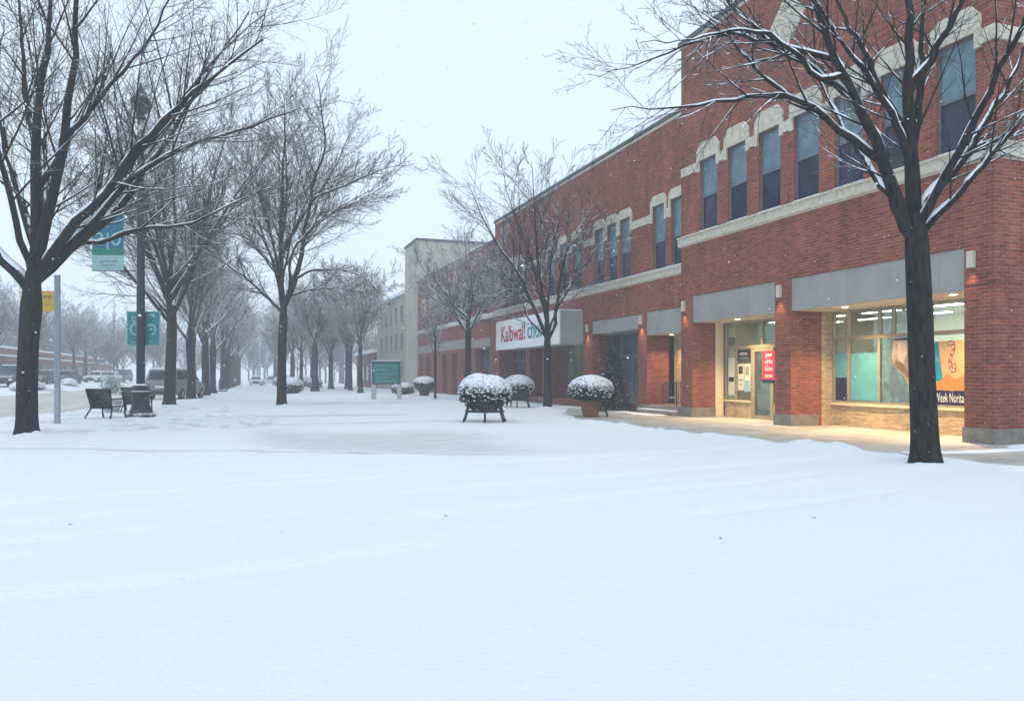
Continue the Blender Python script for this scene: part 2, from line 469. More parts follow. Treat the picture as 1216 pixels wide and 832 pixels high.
def grid_mesh(name, X, Y, zf, material, attr=None):
    gx, gy = np.meshgrid(X, Y)
    z = zf(gx, gy)
    nx, ny = len(X), len(Y)
    v = np.stack([gx, gy, z], -1).reshape(-1, 3).astype(np.float32)
    i = np.arange(nx*ny).reshape(ny, nx)
    q = np.stack([i[:-1,:-1], i[:-1,1:], i[1:,1:], i[1:,:-1]], -1).reshape(-1, 4)
    me = mesh_np(name, v, q, 4)
    uv = me.uv_layers.new(name="UVMap")
    uv.data.foreach_set("uv", v[q.ravel(), :2].ravel())
    if attr is not None:
        at_ = me.attributes.new("slush_shade", 'FLOAT', 'POINT')
        at_.data.foreach_set("value", attr(gx, gy).astype(np.float32).ravel())
    me.materials.append(material)
    o = bpy.data.objects.new(name, me); C.objects.link(o)
    return o

def mesh_np(name, v, f, k):
    me = bpy.data.meshes.new(name)
    me.vertices.add(len(v)); me.vertices.foreach_set("co", np.ascontiguousarray(v, np.float32).ravel())
    me.loops.add(f.size); me.loops.foreach_set("vertex_index", np.ascontiguousarray(f, np.int32).ravel())
    me.polygons.add(len(f)); me.polygons.foreach_set("loop_start", np.arange(0, f.size, k, dtype=np.int32))
    me.polygons.foreach_set("use_smooth", np.ones(len(f), bool))
    me.update(calc_edges=True); me.validate()
    return me

def snow_ground_material():
    m = bpy.data.materials.new("fresh_snow"); m.use_nodes = True
    t = m.node_tree; b = t.nodes["Principled BSDF"]
    b.inputs["Roughness"].default_value = .95; b.inputs["Specular IOR Level"].default_value = .15
    at_ = t.nodes.new("ShaderNodeAttribute"); at_.attribute_name = "slush_shade"
    tc = t.nodes.new("ShaderNodeTexCoord")
    n = t.nodes.new("ShaderNodeTexNoise"); n.inputs["Scale"].default_value = 1.3; n.inputs["Detail"].default_value = 8; n.inputs["Roughness"].default_value = .7
    mp = t.nodes.new("ShaderNodeMapping"); mp.inputs["Scale"].default_value = (.7, 1.6, 1)
    t.links.new(tc.outputs["Object"], mp.inputs[0]); t.links.new(mp.outputs[0], n.inputs["Vector"])
    r = t.nodes.new("ShaderNodeMapRange"); r.inputs[1].default_value = .25; r.inputs[2].default_value = .75; r.inputs[3].default_value = .35; r.inputs[4].default_value = 1.15
    t.links.new(n.outputs[0], r.inputs[0])
    mu = t.nodes.new("ShaderNodeMath"); mu.operation = 'MULTIPLY'; mu.use_clamp = True
    t.links.new(at_.outputs["Fac"], mu.inputs[0]); t.links.new(r.outputs[0], mu.inputs[1])
    mx = t.nodes.new("ShaderNodeMix"); mx.data_type = 'RGBA'
    mx.inputs[6].default_value = (.80,.835,.875,1); mx.inputs[7].default_value = (.40,.40,.405,1)
    t.links.new(mu.outputs[0], mx.inputs[0]); t.links.new(mx.outputs[2], b.inputs["Base Color"])
    n2 = t.nodes.new("ShaderNodeTexNoise"); n2.inputs["Scale"].default_value = 13; n2.inputs["Detail"].default_value = 6; n2.inputs["Roughness"].default_value = .7
    t.links.new(tc.outputs["Object"], n2.inputs["Vector"])
    bp = t.nodes.new("ShaderNodeBump"); bp.inputs["Strength"].default_value = .8; bp.inputs["Distance"].default_value = .03
    t.links.new(n2.outputs[0], bp.inputs["Height"]); t.links.new(bp.outputs[0], b.inputs["Normal"])
    return m

GX = spaced(-110, -13, 18.6, 90, .13)
GY = spaced(-15, 2.5, 38, 315, .13)
g = grid_mesh("snow_ground", GX, GY, snow_z, snow_ground_material(), slush_shade_mask)
tag(g, kind='structure')

def road_material():
    m = bpy.data.materials.new("tan_slush"); m.use_nodes = True
    t = m.node_tree; b = t.nodes["Principled BSDF"]; b.inputs["Roughness"].default_value = .6
    tc = t.nodes.new("ShaderNodeTexCoord")
    mp = t.nodes.new("ShaderNodeMapping"); mp.inputs["Scale"].default_value = (.5, .05, 1)
    n = t.nodes.new("ShaderNodeTexNoise"); n.inputs["Scale"].default_value = 1.0; n.inputs["Detail"].default_value = 7; n.inputs["Roughness"].default_value = .65
    t.links.new(tc.outputs["Object"], mp.inputs[0]); t.links.new(mp.outputs[0], n.inputs["Vector"])
    r = t.nodes.new("ShaderNodeValToRGB")
    r.color_ramp.elements[0].position = .3; r.color_ramp.elements[0].color = (.40,.37,.32,1)
    r.color_ramp.elements[1].position = .7; r.color_ramp.elements[1].color = (.66,.65,.62,1)
    t.links.new(n.outputs[0], r.inputs[0]); t.links.new(r.outputs[0], b.inputs["Base Color"])
    return m
rd = grid_mesh("road", np.linspace(-80, -3, 60), np.linspace(24, 140, 80), lambda x, y: rise(x, y) + .012 - .02*sstep(-6, -3.5, x), road_material())
tag(rd, kind='structure')

sw = MB()
sw.box(11.0, 18.22, 5, 27.3, -.35, 0.0)
sw.box(12.0, 17.9, 27.3, 52, -.35, 0.0)
tag(sw.build("sidewalk", M['concrete']), kind='structure')

# ---------------------------------------------------------------- the haze of falling snow
hz = MB(); hz.box(-112, 92, -17, 318, -1.35, 19.5)
ho = hz.build("haze", mat("haze_air", (1,1,1)))
hm = ho.data.materials[0]
ht = hm.node_tree
for nn in list(ht.nodes):
    if nn.type != 'OUTPUT_MATERIAL': ht.nodes.remove(nn)
pv = ht.nodes.new("ShaderNodeVolumePrincipled")
pv.inputs["Color"].default_value = (.90, .945, 1.0, 1)
pv.inputs["Density"].default_value = .0028
pv.inputs["Anisotropy"].default_value = .2
ht.links.new(pv.outputs[0], ht.nodes["Material Output"].inputs["Volume"])
tag(ho, kind='stuff')
# ---------------------------------------------------------------- buildings
def holed_wall(mb, x, y0, y1, z0, z1, holes, mi=0):
    """wall in the plane x facing -x with rectangular openings (ya,yb,za,zb,depth) and their reveals"""
    ys = sorted({y0, y1, *[h[0] for h in holes], *[h[1] for h in holes]})
    zs = sorted({z0, z1, *[h[2] for h in holes], *[h[3] for h in holes]})
    for a, b in zip(ys, ys[1:]):
        for c, d in zip(zs, zs[1:]):
            my, mz = (a+b)/2, (c+d)/2
            if any(h[0] < my < h[1] and h[2] < mz < h[3] for h in holes): continue
            mb.face([(x,b,c),(x,a,c),(x,a,d),(x,b,d)], mi)
    for ya, yb, za, zb, dp in holes:
        X = x + dp
        mb.face([(x,ya,za),(X,ya,za),(X,ya,zb),(x,ya,zb)], mi)
        mb.face([(X,yb,za),(x,yb,za),(x,yb,zb),(X,yb,zb)], mi)
        mb.face([(x,ya,zb),(X,ya,zb),(X,yb,zb),(x,yb,zb)], mi)
        if za > z0 + .01: mb.face([(x,yb,za),(X,yb,za),(X,ya,za),(x,ya,za)], mi)

def sash_window(root, x, yc, w, z0, z1, zr):
    """two-light window set back in its reveal: frame with an upper and a lower pane"""
    f = MB(); y0, y1 = yc-w/2, yc+w/2; t = .055
    xf = x + .09
    f.box(xf, xf+.07, y0, y0+t, z0, z1); f.box(xf, xf+.07, y1-t, y1, z0, z1)
    f.box(xf, xf+.07, y0+t, y1-t, z1-t, z1); f.box(xf, xf+.07, y0+t, y1-t, z0, z0+.07)
    f.box(xf-.012, xf+.075, y0+t, y1-t, zr-.035, zr+.035)
    fr = f.build('window', M['darkframe'], root)
    p = MB(); p.box(xf+.035, xf+.045, y0+t, y1-t, zr+.035, z1-t); p.build('upper_pane', M['upglass'], fr)
    p = MB(); p.box(xf+.045, xf+.055, y0+t, y1-t, z0+.07, zr-.035); p.build('lower_pane', M['loglass'], fr)
    s = MB(); s.box(x-.02, xf, y0-.02, y1+.02, z0-.001, z0+.035); s.build('snowy_sill', M['snow'], fr)
    return fr

def hood(root, x, yc, hw, zl, zt, zb, w, cut=.16):
    """stone hood with legs, open over the window"""
    o = [(yc-hw, zl), (yc-hw, zt-cut*1.1), (yc-hw+cut, zt), (yc+hw-cut, zt), (yc+hw, zt-cut*1.1), (yc+hw, zl),
         (yc+w/2, zl), (yc+w/2, zb), (yc-w/2, zb), (yc-w/2, zl)]
    m = MB()
    for a in ([o[0], o[9], o[8], o[1]], [o[1], o[8], o[7], o[4], o[3], o[2]], [o[4], o[7], o[6], o[5]]):
        m.prism_yz(a, x-.07, x+.02)
    return m.build('window_hood', M['stone'], root)

# ---- the near two-storey store
fb = thing('brick_store_building', 'tall red brick store with seven upper windows and a lit shop front', 'building', (16.5, 13.29, 0))
X0 = 0.0
def Y(y): return y - 13.29
WC = [24.96, 23.19, 21.42, 19.65, 17.88, 16.11, 14.34]
holes = [(Y(14.09), Y(20.35), 0, 4.69, 1.2), (Y(21.14), Y(26.07), 0, 4.69, 1.05)]
holes += [(Y(c)-.56, Y(c)+.56, 7.08, 9.76, .30) for c in WC]
m = MB()
holed_wall(m, 0, 0, Y(26.87), 0, 14.62, holes)
m.face([(0,0,0),(16,0,0),(16,0,14.62),(0,0,14.62)])                    # near end wall
m.face([(16,Y(26.87),0),(0,Y(26.87),0),(0,Y(26.87),14.62),(16,Y(26.87),14.62)])
m.face([(16,0,0),(16,Y(26.87),0),(16,Y(26.87),14.62),(16,0,14.62)])
m.build('wall', M['brick'], fb)
m = MB(); m.box(.05, 15.95, .05, Y(26.87)-.05, 14.3, 14.45); m.build('roof', M['roof'], fb)
m = MB(); m.box(-.10, .35, -.10, Y(26.87)+.10, 14.62, 14.80); m.box(.35, 16, -.10, .35, 14.62, 14.80)
m.build('coping', M['coping'], fb)
m = MB(); m.box(-.08, .33, -.08, Y(26.87)+.08, 14.803, 14.87); m.build('coping_snow', M['snow'], fb)
m = MB(); m.box(-.05, 0.0, -.05, Y(26.87)+.05, 14.50, 14.615); m.build('cornice', M['stone'], fb)
# stone courses
m = MB()
m.prism_xz([(.0,6.66),(-.10,6.72),(-.10,6.98),(-.16,7.0),(-.16,7.05),(0,7.07)], -.0, Y(26.97))
m.prism_yz([(0,6.66),(-.10,6.72),(-.10,6.98),(-.16,7.0),(-.16,7.05),(0,7.07)], -.16, 16)
m.build('sill_course', M['stone'], fb)
m = MB()
ed = [Y(26.80)] + sum([[Y(c)+.72, Y(c)-.72] for c in WC], []) + [0.0]
for a, b in zip(ed[::2], ed[1::2]):
    if a > b: MB().box(-.06, .02, b, a, 9.42, 9.76).build('stone_band', M['stone'], fb)
MB().box(-.06, 16, -.06, -.0, 9.42, 9.76).build('stone_band', M['stone'], fb)
for c in WC:
    sash_window(fb, 0, Y(c), 1.12, 7.08, 9.76, 8.38)
    hood(fb, 0, Y(c), .72, 9.36, 10.42, 9.76, 1.12, .26)
m = MB(); m.prism_yz([(Y(21.35),12.95),(Y(20.5),13.85),(Y(19.65),12.95),(Y(20.5),12.1)], -.06, .02); m.build('diamond_ornament', M['stone'], fb)
m = MB(); m.box(-.02, 0, -.02, Y(14.09), 3.78, 3.82); m.box(-.02, 16, -.02, 0, 3.78, 3.82); m.build('brick_ledge', M['brick'], fb)
for a, b, dx in ((13.29, 14.09, 1.2), (20.35, 21.14, 1.05), (26.07, 26.87, 1.05)):
    m = MB(); m.box(-.035, dx, Y(a)-.035, Y(b)+.035, 0, .36); m.build('pier_base', M['base'], fb, bevel=.012)
# grey fascia with its soffit over each bay
for a, b in ((14.09, 20.35), (21.14, 26.07)):
    m = MB(); m.box(.03, .12, Y(a), Y(b), 3.66, 4.685); m.build('fascia', M['panel'], fb)
    m = MB(); m.box(.121, 1.75, Y(a)+.003, Y(b)-.003, 3.66, 3.70); m.build('soffit', M['soffit'], fb)
def downlight(root, x, y, z, e=22):
    m = MB(); m.lathe([(.115, z), (.125, z-.012), (.125, z-.016), (.095, z-.018)], x, y, 20); d = m.build('downlight', M['cream'], root)
    m = MB(); m.lathe([(.088, z-.019), (.088, z-.022)], x, y, 20); m.build('lens', M['lens'], d)
    l = bpy.data.lights.new('downlight_lamp', 'AREA'); l.shape = 'DISK'; l.size = .17; l.energy = e; l.color = (1.0, .66, .30); l.spread = R(115)
    o = bpy.data.objects.new('downlight_lamp', l); C.objects.link(o); o.parent = root; o.location = (x, y, z-.03)
for y in (18.5, 14.78): downlight(fb, .45, Y(y), 3.66, 150)
downlight(fb, .45, Y(23.8), 3.66, 150)

# shop front of the wide bay (plane x = 1.65)
XS = 1.65
for b in ((1.2, XS-.03, Y(20.35), Y(20.49), 0, 3.66), (XS-.02, XS+.2, Y(14.09), Y(20.35), .0, .66), (1.2, XS-.03, Y(13.95), Y(14.09), 0, 3.66)): MB().box(*b).build('tan_brick_wall', M['tanbrick'], fb)
m = MB(); m.box(XS-.09, XS+.02, Y(14.09), Y(20.349), .662, .735); m.build('window_ledge', M['cream'], fb)
def bars(root, spec, name='shopfront_frame'):
    m = MB()
    for b in spec: m.box(*b)
    return m.build(name, M['frame'], root)
t = .05
f1 = bars(fb, [(XS-.04, XS+.06, Y(14.1), Y(20.34), 3.58, 3.655), (XS-.04, XS+.06, Y(14.1), Y(20.34), 2.72, 2.84),
               (XS-.04, XS+.06, Y(14.1), Y(20.34), .737, .80),
               (XS-.04, XS+.06, Y(20.25), Y(20.34), .80, 2.72), (XS-.04, XS+.06, Y(20.25), Y(20.34), 2.84, 3.58)]
          + [(XS-.05, XS+.06, Y(y)-.045, Y(y)+.045, a, b) for y, a, b in
             ((19.62,.80,2.72),(19.62,2.84,3.58),(18.38,.80,2.72),(18.38,2.84,3.58),(17.86,2.84,3.58),(16.55,2.84,3.58),(15.3,.80,2.72))])
for a, b, c, d in ((19.665,20.25,.80,2.72),(18.425,19.575,.80,2.72),(15.345,18.335,.80,2.72),(14.1,15.255,.80,2.72),
                   (19.665,20.25,2.84,3.58),(18.425,19.575,2.84,3.58),(17.905,18.335,2.84,3.58),(16.595,17.815,2.84,3.58),(14.1,16.505,2.84,3.58)):
    m = MB(); m.box(XS+.005, XS+.013, Y(a), Y(b), c, d); m.build('pane', M['glass'], f1)
# shop front with the door (plane x = 1.55)
XD = 1.50
m = MB(); m.box(1.05, XD-.08, Y(26.07), Y(26.25), 0, 3.66); m.build('cream_pilaster', M['cream'], fb)
for b in ((1.05, XS, Y(20.99), Y(21.13), 0, 3.66), (XD-.02, XD+.2, Y(24.4), Y(26.06), 0, .60), (XD-.02, XD+.2, Y(21.14), Y(23.1), 0, .60)): MB().box(*b).build('tan_brick_wall', M['tanbrick'], fb)
m = MB(); m.box(XD-.08, XD+.02, Y(24.4), Y(26.06), .603, .67); m.build('window_ledge', M['cream'], fb)
f2 = bars(fb, [(XD-.04, XD+.06, Y(21.15), Y(26.06), 3.58, 3.655), (XD-.05, XD+.06, Y(21.15), Y(26.06), 2.62, 2.74)]
          + [(XD-.04, XD+.06, Y(y)-.05, Y(y)+.05, a, b) for y, a, b in ((26.01,.67,2.62),(26.01,2.74,3.58),(24.33,0,2.62),(23.15,0,2.62),(23.75,2.74,3.58),(21.2,.6,2.62),(25.35,.67,2.62))])
for a, b, c, d in ((25.4,25.96,.67,2.62),(24.38,25.3,.67,2.62),(21.25,23.1,.6,2.62),(23.8,25.96,2.74,3.58),(21.15,23.7,2.74,3.58)):
    m = MB(); m.box(XD+.005, XD+.013, Y(a), Y(b), c, d); m.build('pane', M['glass'], f2)
dr = MB()
for b in ((Y(23.2),Y(23.29),.02,2.61),(Y(24.19),Y(24.28),.02,2.61),(Y(23.29),Y(24.19),2.5,2.61),(Y(23.29),Y(24.19),.02,.14)): dr.box(XD-.03, XD+.03, *b)
dr = dr.build('glass_door', M['frame'], fb)
m = MB(); m.box(XD, XD+.01, Y(23.29), Y(24.19), .14, 2.5); m.build('door_pane', M['glass'], dr)
m = MB(); m.tube([(XD-.03,Y(24.1),.95),(XD-.08,Y(24.1),.97),(XD-.08,Y(24.1),1.28),(XD-.03,Y(24.1),1.3)], .013); m.build('door_handle', M['galv'], dr)
# the shop behind the glass
m = MB()
m.face([(6.8,Y(13.6),0),(6.8,Y(26.6),0),(6.8,Y(26.6),3.75),(6.8,Y(13.6),3.75)])
m.face([(XS+.2,Y(26.6),0),(6.8,Y(26.6),0),(6.8,Y(26.6),3.75),(XS+.2,Y(26.6),3.75)])
m.face([(XS+.2,Y(13.6),0),(6.8,Y(13.6),0),(6.8,Y(13.6),3.75),(XS+.2,Y(13.6),3.75)])
m.build('shop_wall', M['shopwall'], fb)
m = MB(); m.box(XD+.21, 6.8, Y(13.6), Y(26.6), -.03, .012); m.build('shop_floor', M['shopfloor'], fb)
m = MB(); m.box(XD+.07, 6.8, Y(13.6), Y(26.6), 3.72, 3.8); m.build('shop_ceiling', M['shopceil'], fb)
for x in (2.9, 5.0):
    for y in (15.2, 17.4, 19.6, 22.0, 24.4):
        m = MB(); m.box(x-.14, x+.14, Y(y)-.75, Y(y)+.75, 3.66, 3.72); l = m.build('ceiling_light', M['shopceil'], fb)
        m = MB(); m.box(x-.11, x+.11, Y(y)-.72, Y(y)+.72, 3.645, 3.658); m.build('diffuser', M['tube'], l)
rr = random.Random(4)
for y0 in (15.0, 17.2, 19.0, 22.4, 24.2):                     # shelving with stock
    s = MB(); s.box(4.4, 4.45, Y(y0), Y(y0)+1.5, .012, 1.75)
    for z in (.15, .6, 1.05, 1.5): s.box(4.1, 4.4, Y(y0), Y(y0)+1.5, z, z+.03)
    sh = s.build('shop_shelf', M['white'], fb)
    s = MB()
    for z in (.18, .63, 1.08, 1.53):
        yy = y0+.02
        while yy < y0+1.35:
            ww = rr.uniform(.07, .16); s.box(4.12, 4.36, Y(yy), Y(yy)+ww, z+.001, z+rr.uniform(.14,.34), rr.randrange(5)); yy += ww+.01
    s.build('stock', [M['teal'], M['cream'], M['red'], M['slate'], M['white']], sh)

# ---- wall lamps on the piers
def wall_lamp(x, y, z, label, e=10):
    r = thing('wall_lamp', label, 'wall lamp', (x, y, z), 0, 'pale box wall lamps on the brick piers')
    m = MB(); m.box(-.13, -.01, -.085, .085, -.2, .2); m.build('housing', M['lampbox'], r, bevel=.012)
    m = MB(); m.box(-.01, .0, -.06, .06, -.12, .12); m.build('backplate', M['galv'], r)
    l = bpy.data.lights.new('wall_lamp_light', 'SPOT'); l.energy = e*6; l.color = (1.0, .64, .36); l.spot_size = R(95); l.spot_blend = .7; l.shadow_soft_size = .04
    o = bpy.data.objects.new('wall_lamp_light', l); C.objects.link(o); o.parent = r; o.location = (-.10, 0, -.23); o.rotation_euler = (0, R(12), 0)
wall_lamp(16.5, 13.85, 4.37, 'pale box wall lamp on the brick pier right of the wide lit shop window', 5)
wall_lamp(16.5, 20.85, 4.33, 'pale box wall lamp on the pier between shop door and wide window', 5)
wall_lamp(16.5, 26.6, 4.33, 'pale box wall lamp on the pier left of the lit shop door', 7)
wall_lamp(16.62, 30.3, 4.05, 'pale box wall lamp on the pier left of the porch with railings', 9)
wall_lamp(16.62, 35.9, 4.0, 'pale box wall lamp on the pier beside the white shop sign box', 9)

# ---- the lower store beside it
sb = thing('brick_shop_row', 'middle red brick store building with narrow upper windows and white sign box', 'building', (16.62, 26.88, 0))
def Z(y): return y - 26.88
BAYS = [(26.90, 29.85, 4.35), (30.65, 35.40, 4.32), (36.40, 41.0, 4.32), (42.3, 44.3, 4.32), (45.1, 50.4, 4.32)]
W2 = [27.31, 28.81, 31.83, 33.18, 34.57, 37.25, 39.05, 40.85, 45.9, 47.4, 48.9]
holes = [(Z(a), Z(b), .34, h, 1.1) for a, b, h in BAYS] + [(Z(c)-.52, Z(c)+.52, 6.05, 8.80, .3) for c in W2]
m = MB()
holed_wall(m, 0, 0, Z(51.2), 0, 12.15, holes)
m.face([(15,Z(51.2),0),(0,Z(51.2),0),(0,Z(51.2),12.15),(15,Z(51.2),12.15)])
m.face([(15,0,0),(15,Z(51.2),0),(15,Z(51.2),12.15),(15,0,12.15)])
m.build('wall', M['brick'], sb)
m = MB(); m.box(.05, 15, .05, Z(51.15), 11.9, 12.05); m.build('roof', M['roof'], sb)
m = MB(); m.box(-.09, .35, .0, Z(51.28), 12.15, 12.30); m.build('coping', M['coping'], sb)
m = MB(); m.box(-.07, .33, .01, Z(51.26), 12.302, 12.37); m.build('coping_snow', M['snow'], sb)
m = MB(); m.box(-.05, 0, .0, Z(51.2), 12.02, 12.145); m.build('cornice', M['stone'], sb)
m = MB(); m.prism_xz([(0,5.66),(-.09,5.72),(-.09,5.93),(-.14,5.95),(-.14,6.02),(0,6.04)], 0.003, Z(51.25)); m.build('sill_course', M['stone'], sb)
m = MB(); m.box(-.14, -.02, .01, Z(51.2), 6.042, 6.075); m.build('course_snow', M['snow'], sb)
m = MB(); ed = [.01] + sum([[Z(c)-.65, Z(c)+.65] for c in W2], []) + [Z(51.2)]
for a, b in zip(ed[::2], ed[1::2]):
    if b > a + .02: MB().box(-.055, .02, a, b, 8.16, 8.50).build('stone_band', M['stone'], sb)
for c in W2:
    sash_window(sb, 0, Z(c), 1.04, 6.05, 8.80, 7.27)
    hood(sb, 0, Z(c), .65, 8.10, 9.22, 8.80, 1.04, .22)
for a, b in ((29.85,30.65),(35.4,36.4),(41.0,42.3),(44.3,45.1),(50.4,51.2)):
    m = MB(); m.box(-.035, 1.1, Z(a)-.03, Z(b)+.03, 0, .36); m.build('pier_base', M['base'], sb)
m = MB(); m.box(.02, 1.6, .01, Z(50.4), 0.0, .345); m.build('raised_floor', M['base'], sb)
m = MB(); m.box(.02, .1, Z(26.9), Z(29.85), 3.36, 4.34); m.box(.02, .1, Z(30.65), Z(35.4), 3.68, 4.31)
m.box(.02, .1, Z(36.4), Z(41.0), 3.5, 4.31); m.box(.02, .1, Z(42.3), Z(44.3), 3.5, 4.31); m.box(.02, .1, Z(45.1), Z(50.4), 3.5, 4.31)
m.build('fascia', M['panel'], sb)
m = MB(); m.box(.101, 1.6, Z(26.9), Z(29.85), 3.36, 3.40); m.box(.101, 1.6, Z(30.65), Z(35.4), 3.68, 3.72); m.box(.101, 1.6, Z(36.4), Z(41), 3.5, 3.54)
m.build('soffit', M['soffit'], sb)
# porch with the doorway
m = MB(); m.box(1.35, 1.5, .0, Z(27.9), .345, 3.36); m.box(1.35, 1.5, Z(29.2), Z(29.85), .345, 3.36); m.box(1.35,1.5,Z(27.9),Z(29.2),2.9,3.36); m.build('tan_brick_wall', M['tanbrick'], sb)
m = MB(); m.box(1.42, 1.46, Z(27.95), Z(29.15), .345, 2.85); dd = m.build('door', M['cream'], sb)
m = MB(); m.box(1.41, 1.419, Z(28.15), Z(28.95), 1.3, 2.65); m.build('door_pane', M['shopdark'], dd)
m = MB(); m.box(1.36, 1.41, Z(27.9), Z(29.2), 2.852, 2.9); m.box(1.36,1.41,Z(27.9),Z(27.95),.35,2.852); m.box(1.36,1.41,Z(29.15),Z(29.2),.35,2.852); m.build('door_frame', M['cream'], sb)
downlight(sb, .65, Z(28.9), 3.36, 45)
m = MB(); m.box(-.5, .015, .02, Z(29.85), 0, .17); m.box(-.2, .016, .021, Z(29.84), .171, .33); m.build('entrance_step', M['base'], sb)
m = MB(); m.box(-.48, -.22, .05, Z(29.8), .171, .21); m.build('step_snow', M['snow'], sb)
# dark shop glazing with mullions
for a, b, zt, n in ((30.65,35.4,3.68,4),(36.4,41.0,3.5,5),(42.3,44.3,3.5,2),(45.1,50.4,3.5,5)):
    m = MB(); xs = 1.02
    for k in range(n+1):
        y = a+.03+(b-a-.06)*k/n; m.box(xs, xs+.07, Z(y)-.03, Z(y)+.03, .75, zt-.01)
    for z in (.75, 2.55, zt-.08): m.box(xs+.005, xs+.065, Z(a), Z(b), z, z+.06)
    f = m.build('shopfront_frame', M['darkframe'], sb)
    m = MB(); m.box(xs+.03, xs+.04, Z(a), Z(b), .75, zt); m.build('pane', M['shopdark'] if a != 36.4 else M['glass'], f)
    m = MB(); m.box(xs-.03, xs+.1, Z(a), Z(b), .345, .748); m.build('stall_riser', M['base'], sb)
m = MB()                                                    # small showroom seen through the clear glazing
m.face([(3.6,Z(36.4),.345),(3.6,Z(41),.345),(3.6,Z(41),3.5),(3.6,Z(36.4),3.5)])
m.face([(1.1,Z(41),.345),(3.6,Z(41),.345),(3.6,Z(41),3.5),(1.1,Z(41),3.5)])
m.face([(1.1,Z(36.4),.345),(3.6,Z(36.4),.345),(3.6,Z(36.4),3.5),(1.1,Z(36.4),3.5)])
m.face([(1.1,Z(36.4),.35),(3.6,Z(36.4),.35),(3.6,Z(41),.35),(1.1,Z(41),.35)])
m.build('shop_wall', M['shopwall'], sb)
m = MB(); m.box(1.1, 3.6, Z(36.4), Z(41), 3.5, 3.55); m.build('shop_ceiling', M['shopceil'], sb)
for y in (37.0, 38.4, 39.8):
    m = MB(); m.box(1.9, 2.1, Z(y)-.6, Z(y)+.6, 3.45, 3.499); m.build('ceiling_light', M['tube2'], sb)
m = MB()
for k in range(9): m.box(2.2+.1*(k%3), 2.7+.1*(k%3), Z(36.8)+k*.44, Z(37.1)+k*.44, .351, .351+(.5+.37*((k*7)%4)), k % 3)
m.build('display_goods', [M['palegreen'], M['white'], M['slate']], sb)

# white sign box
sg = thing('shop_sign', 'white box sign with red and teal lettering, on the middle brick building', 'shop sign', (15.3, 36.5, 3.22))
m = MB(); m.box(0, .05, 0, 10.45, 0, 1.72); m.build('sign_face', M['signwhite'], sg)
m = MB(); m.box(.051, 1.318, 0, 10.45, 0, 1.72); m.build('sign_box', M['signside'], sg)
m = MB(); m.box(.03, 1.30, .03, 10.42, 1.722, 1.79); m.build('sign_snow', M['snow'], sg, smooth=False, bevel=.03)
text_mesh("Kalbwal!", 1.35, 'red_lettering', M['red'], sg, at(-.008, 7.2, .88, STREET), .006, width=4.3, bold=.018)
text_mesh("chort", 1.35, 'teal_lettering', M['tealtext'], sg, at(-.008, 3.25, .90, STREET), .006, width=2.9, bold=.018)

# iron railing on the porch edge
rl = thing('iron_railing', 'black iron railing on the porch beside the lit doorway, close to the tall brick store', 'railing', (17.0, 28.0, 0))
m = MB(); m.tube([(0,1.15,.345+.84),(0,.9,.345+.94),(0,-1.05,.345+.97)], .024); m.tube([(0,1.15,.47),(0,-1.05,.47)], .016)
m.build('rail', M['black'], rl)
for i in range(15):
    y = 1.15-2.2*i/14
    m = MB(); m.tube([(0,y,.345 if i in (0,7,14) else .47),(0,y,.345+(.84 if i == 0 else .95))], .024 if i in (0,7,14) else .012, 6); m.build('baluster', M['black'], rl)

# ---- low brick wing, beige tower and the small buildings beyond
lw = thing('brick_wing', 'lower hazy red brick wing with flat roof, between sign box and beige tower', 'building', (16.62, 51.22, 0))
def V(y): return y - 51.22
ob = [(52.4,56.0,3.6),(61.3,63.0,3.4),(64.7,66.3,3.4),(68.2,69.4,3.4),(70.7,72.6,3.4),(74.0,75.3,3.4)]
ow = [53.6,55.2,58.6,60.2,63.6,65.2,68.6,70.2,73.4]
m = MB(); holed_wall(m, 0, 0, V(76.05), 0, 10.95, [(V(a),V(b),.0,h,.6) for a,b,h in ob] + [(V(c)-.45,V(c)+.45,6.05,8.6,.25) for c in ow])
m.face([(15,0,0),(15,V(76.05),0),(15,V(76.05),10.95),(15,0,10.95)]); m.face([(0,V(76.05),0),(15,V(76.05),0),(15,V(76.05),10.95),(0,V(76.05),10.95)])
m.build('wall', M['brick'], lw)
m = MB(); m.box(.05, 15, .02, V(76.0), 10.7, 10.85); m.build('roof', M['roof'], lw)
m = MB(); m.box(-.08, .35, .07, V(76.04), 10.95, 11.08); m.build('coping', M['coping'], lw)
m = MB(); m.box(-.06, .33, .08, V(76.03), 11.082, 11.16); m.build('coping_snow', M['snow'], lw)
m = MB(); m.box(-.12, 0, .06, V(76.0), 5.68, 5.95); m.build('sill_course', M['stone'], lw)
m = MB(); m.box(-.11, 0, .07, V(76.0), 5.952, 6.0); m.build('course_snow', M['snow'], lw)
m = MB(); m.box(-.04, .0, V(56.3), V(76.0), 3.75, 4.5); m.box(-.04, 0, V(52.2), V(56.2), 3.68, 4.3); m.build('fascia', mat('drab_fascia', (.30,.28,.24), .7), lw)
for a, b, h in ob:
    m = MB(); m.box(.5, .55, V(a), V(b), 0, h); m.build('shop_window', M['shopdark'], lw)
for c in ow:
    sash_window(lw, 0, V(c), .9, 6.05, 8.6, 7.2)
    hood(lw, 0, V(c), .6, 7.9, 9.0, 8.6, .9, .17)

tw = thing('beige_tower', 'plain pale beige tower block rising behind the low brick wing', 'building', (16.5, 76.1, 0))
m = MB(); m.box(0, 16, 0, 5.9, 0, 15.1); m.build('wall', mat("beige_render", (.50,.46,.38), .9, .08, .5), tw)
m = MB(); m.box(-.12, 16.1, -.12, 6.02, 15.1, 15.32); m.build('coping', M['coping'], tw)
m = MB(); m.box(-.04, .0, 1.2, 1.5, 0, 15.0); m.box(-.04, 0, 4.3, 4.6, 0, 15); m.build('pilaster', M['stone'], tw)

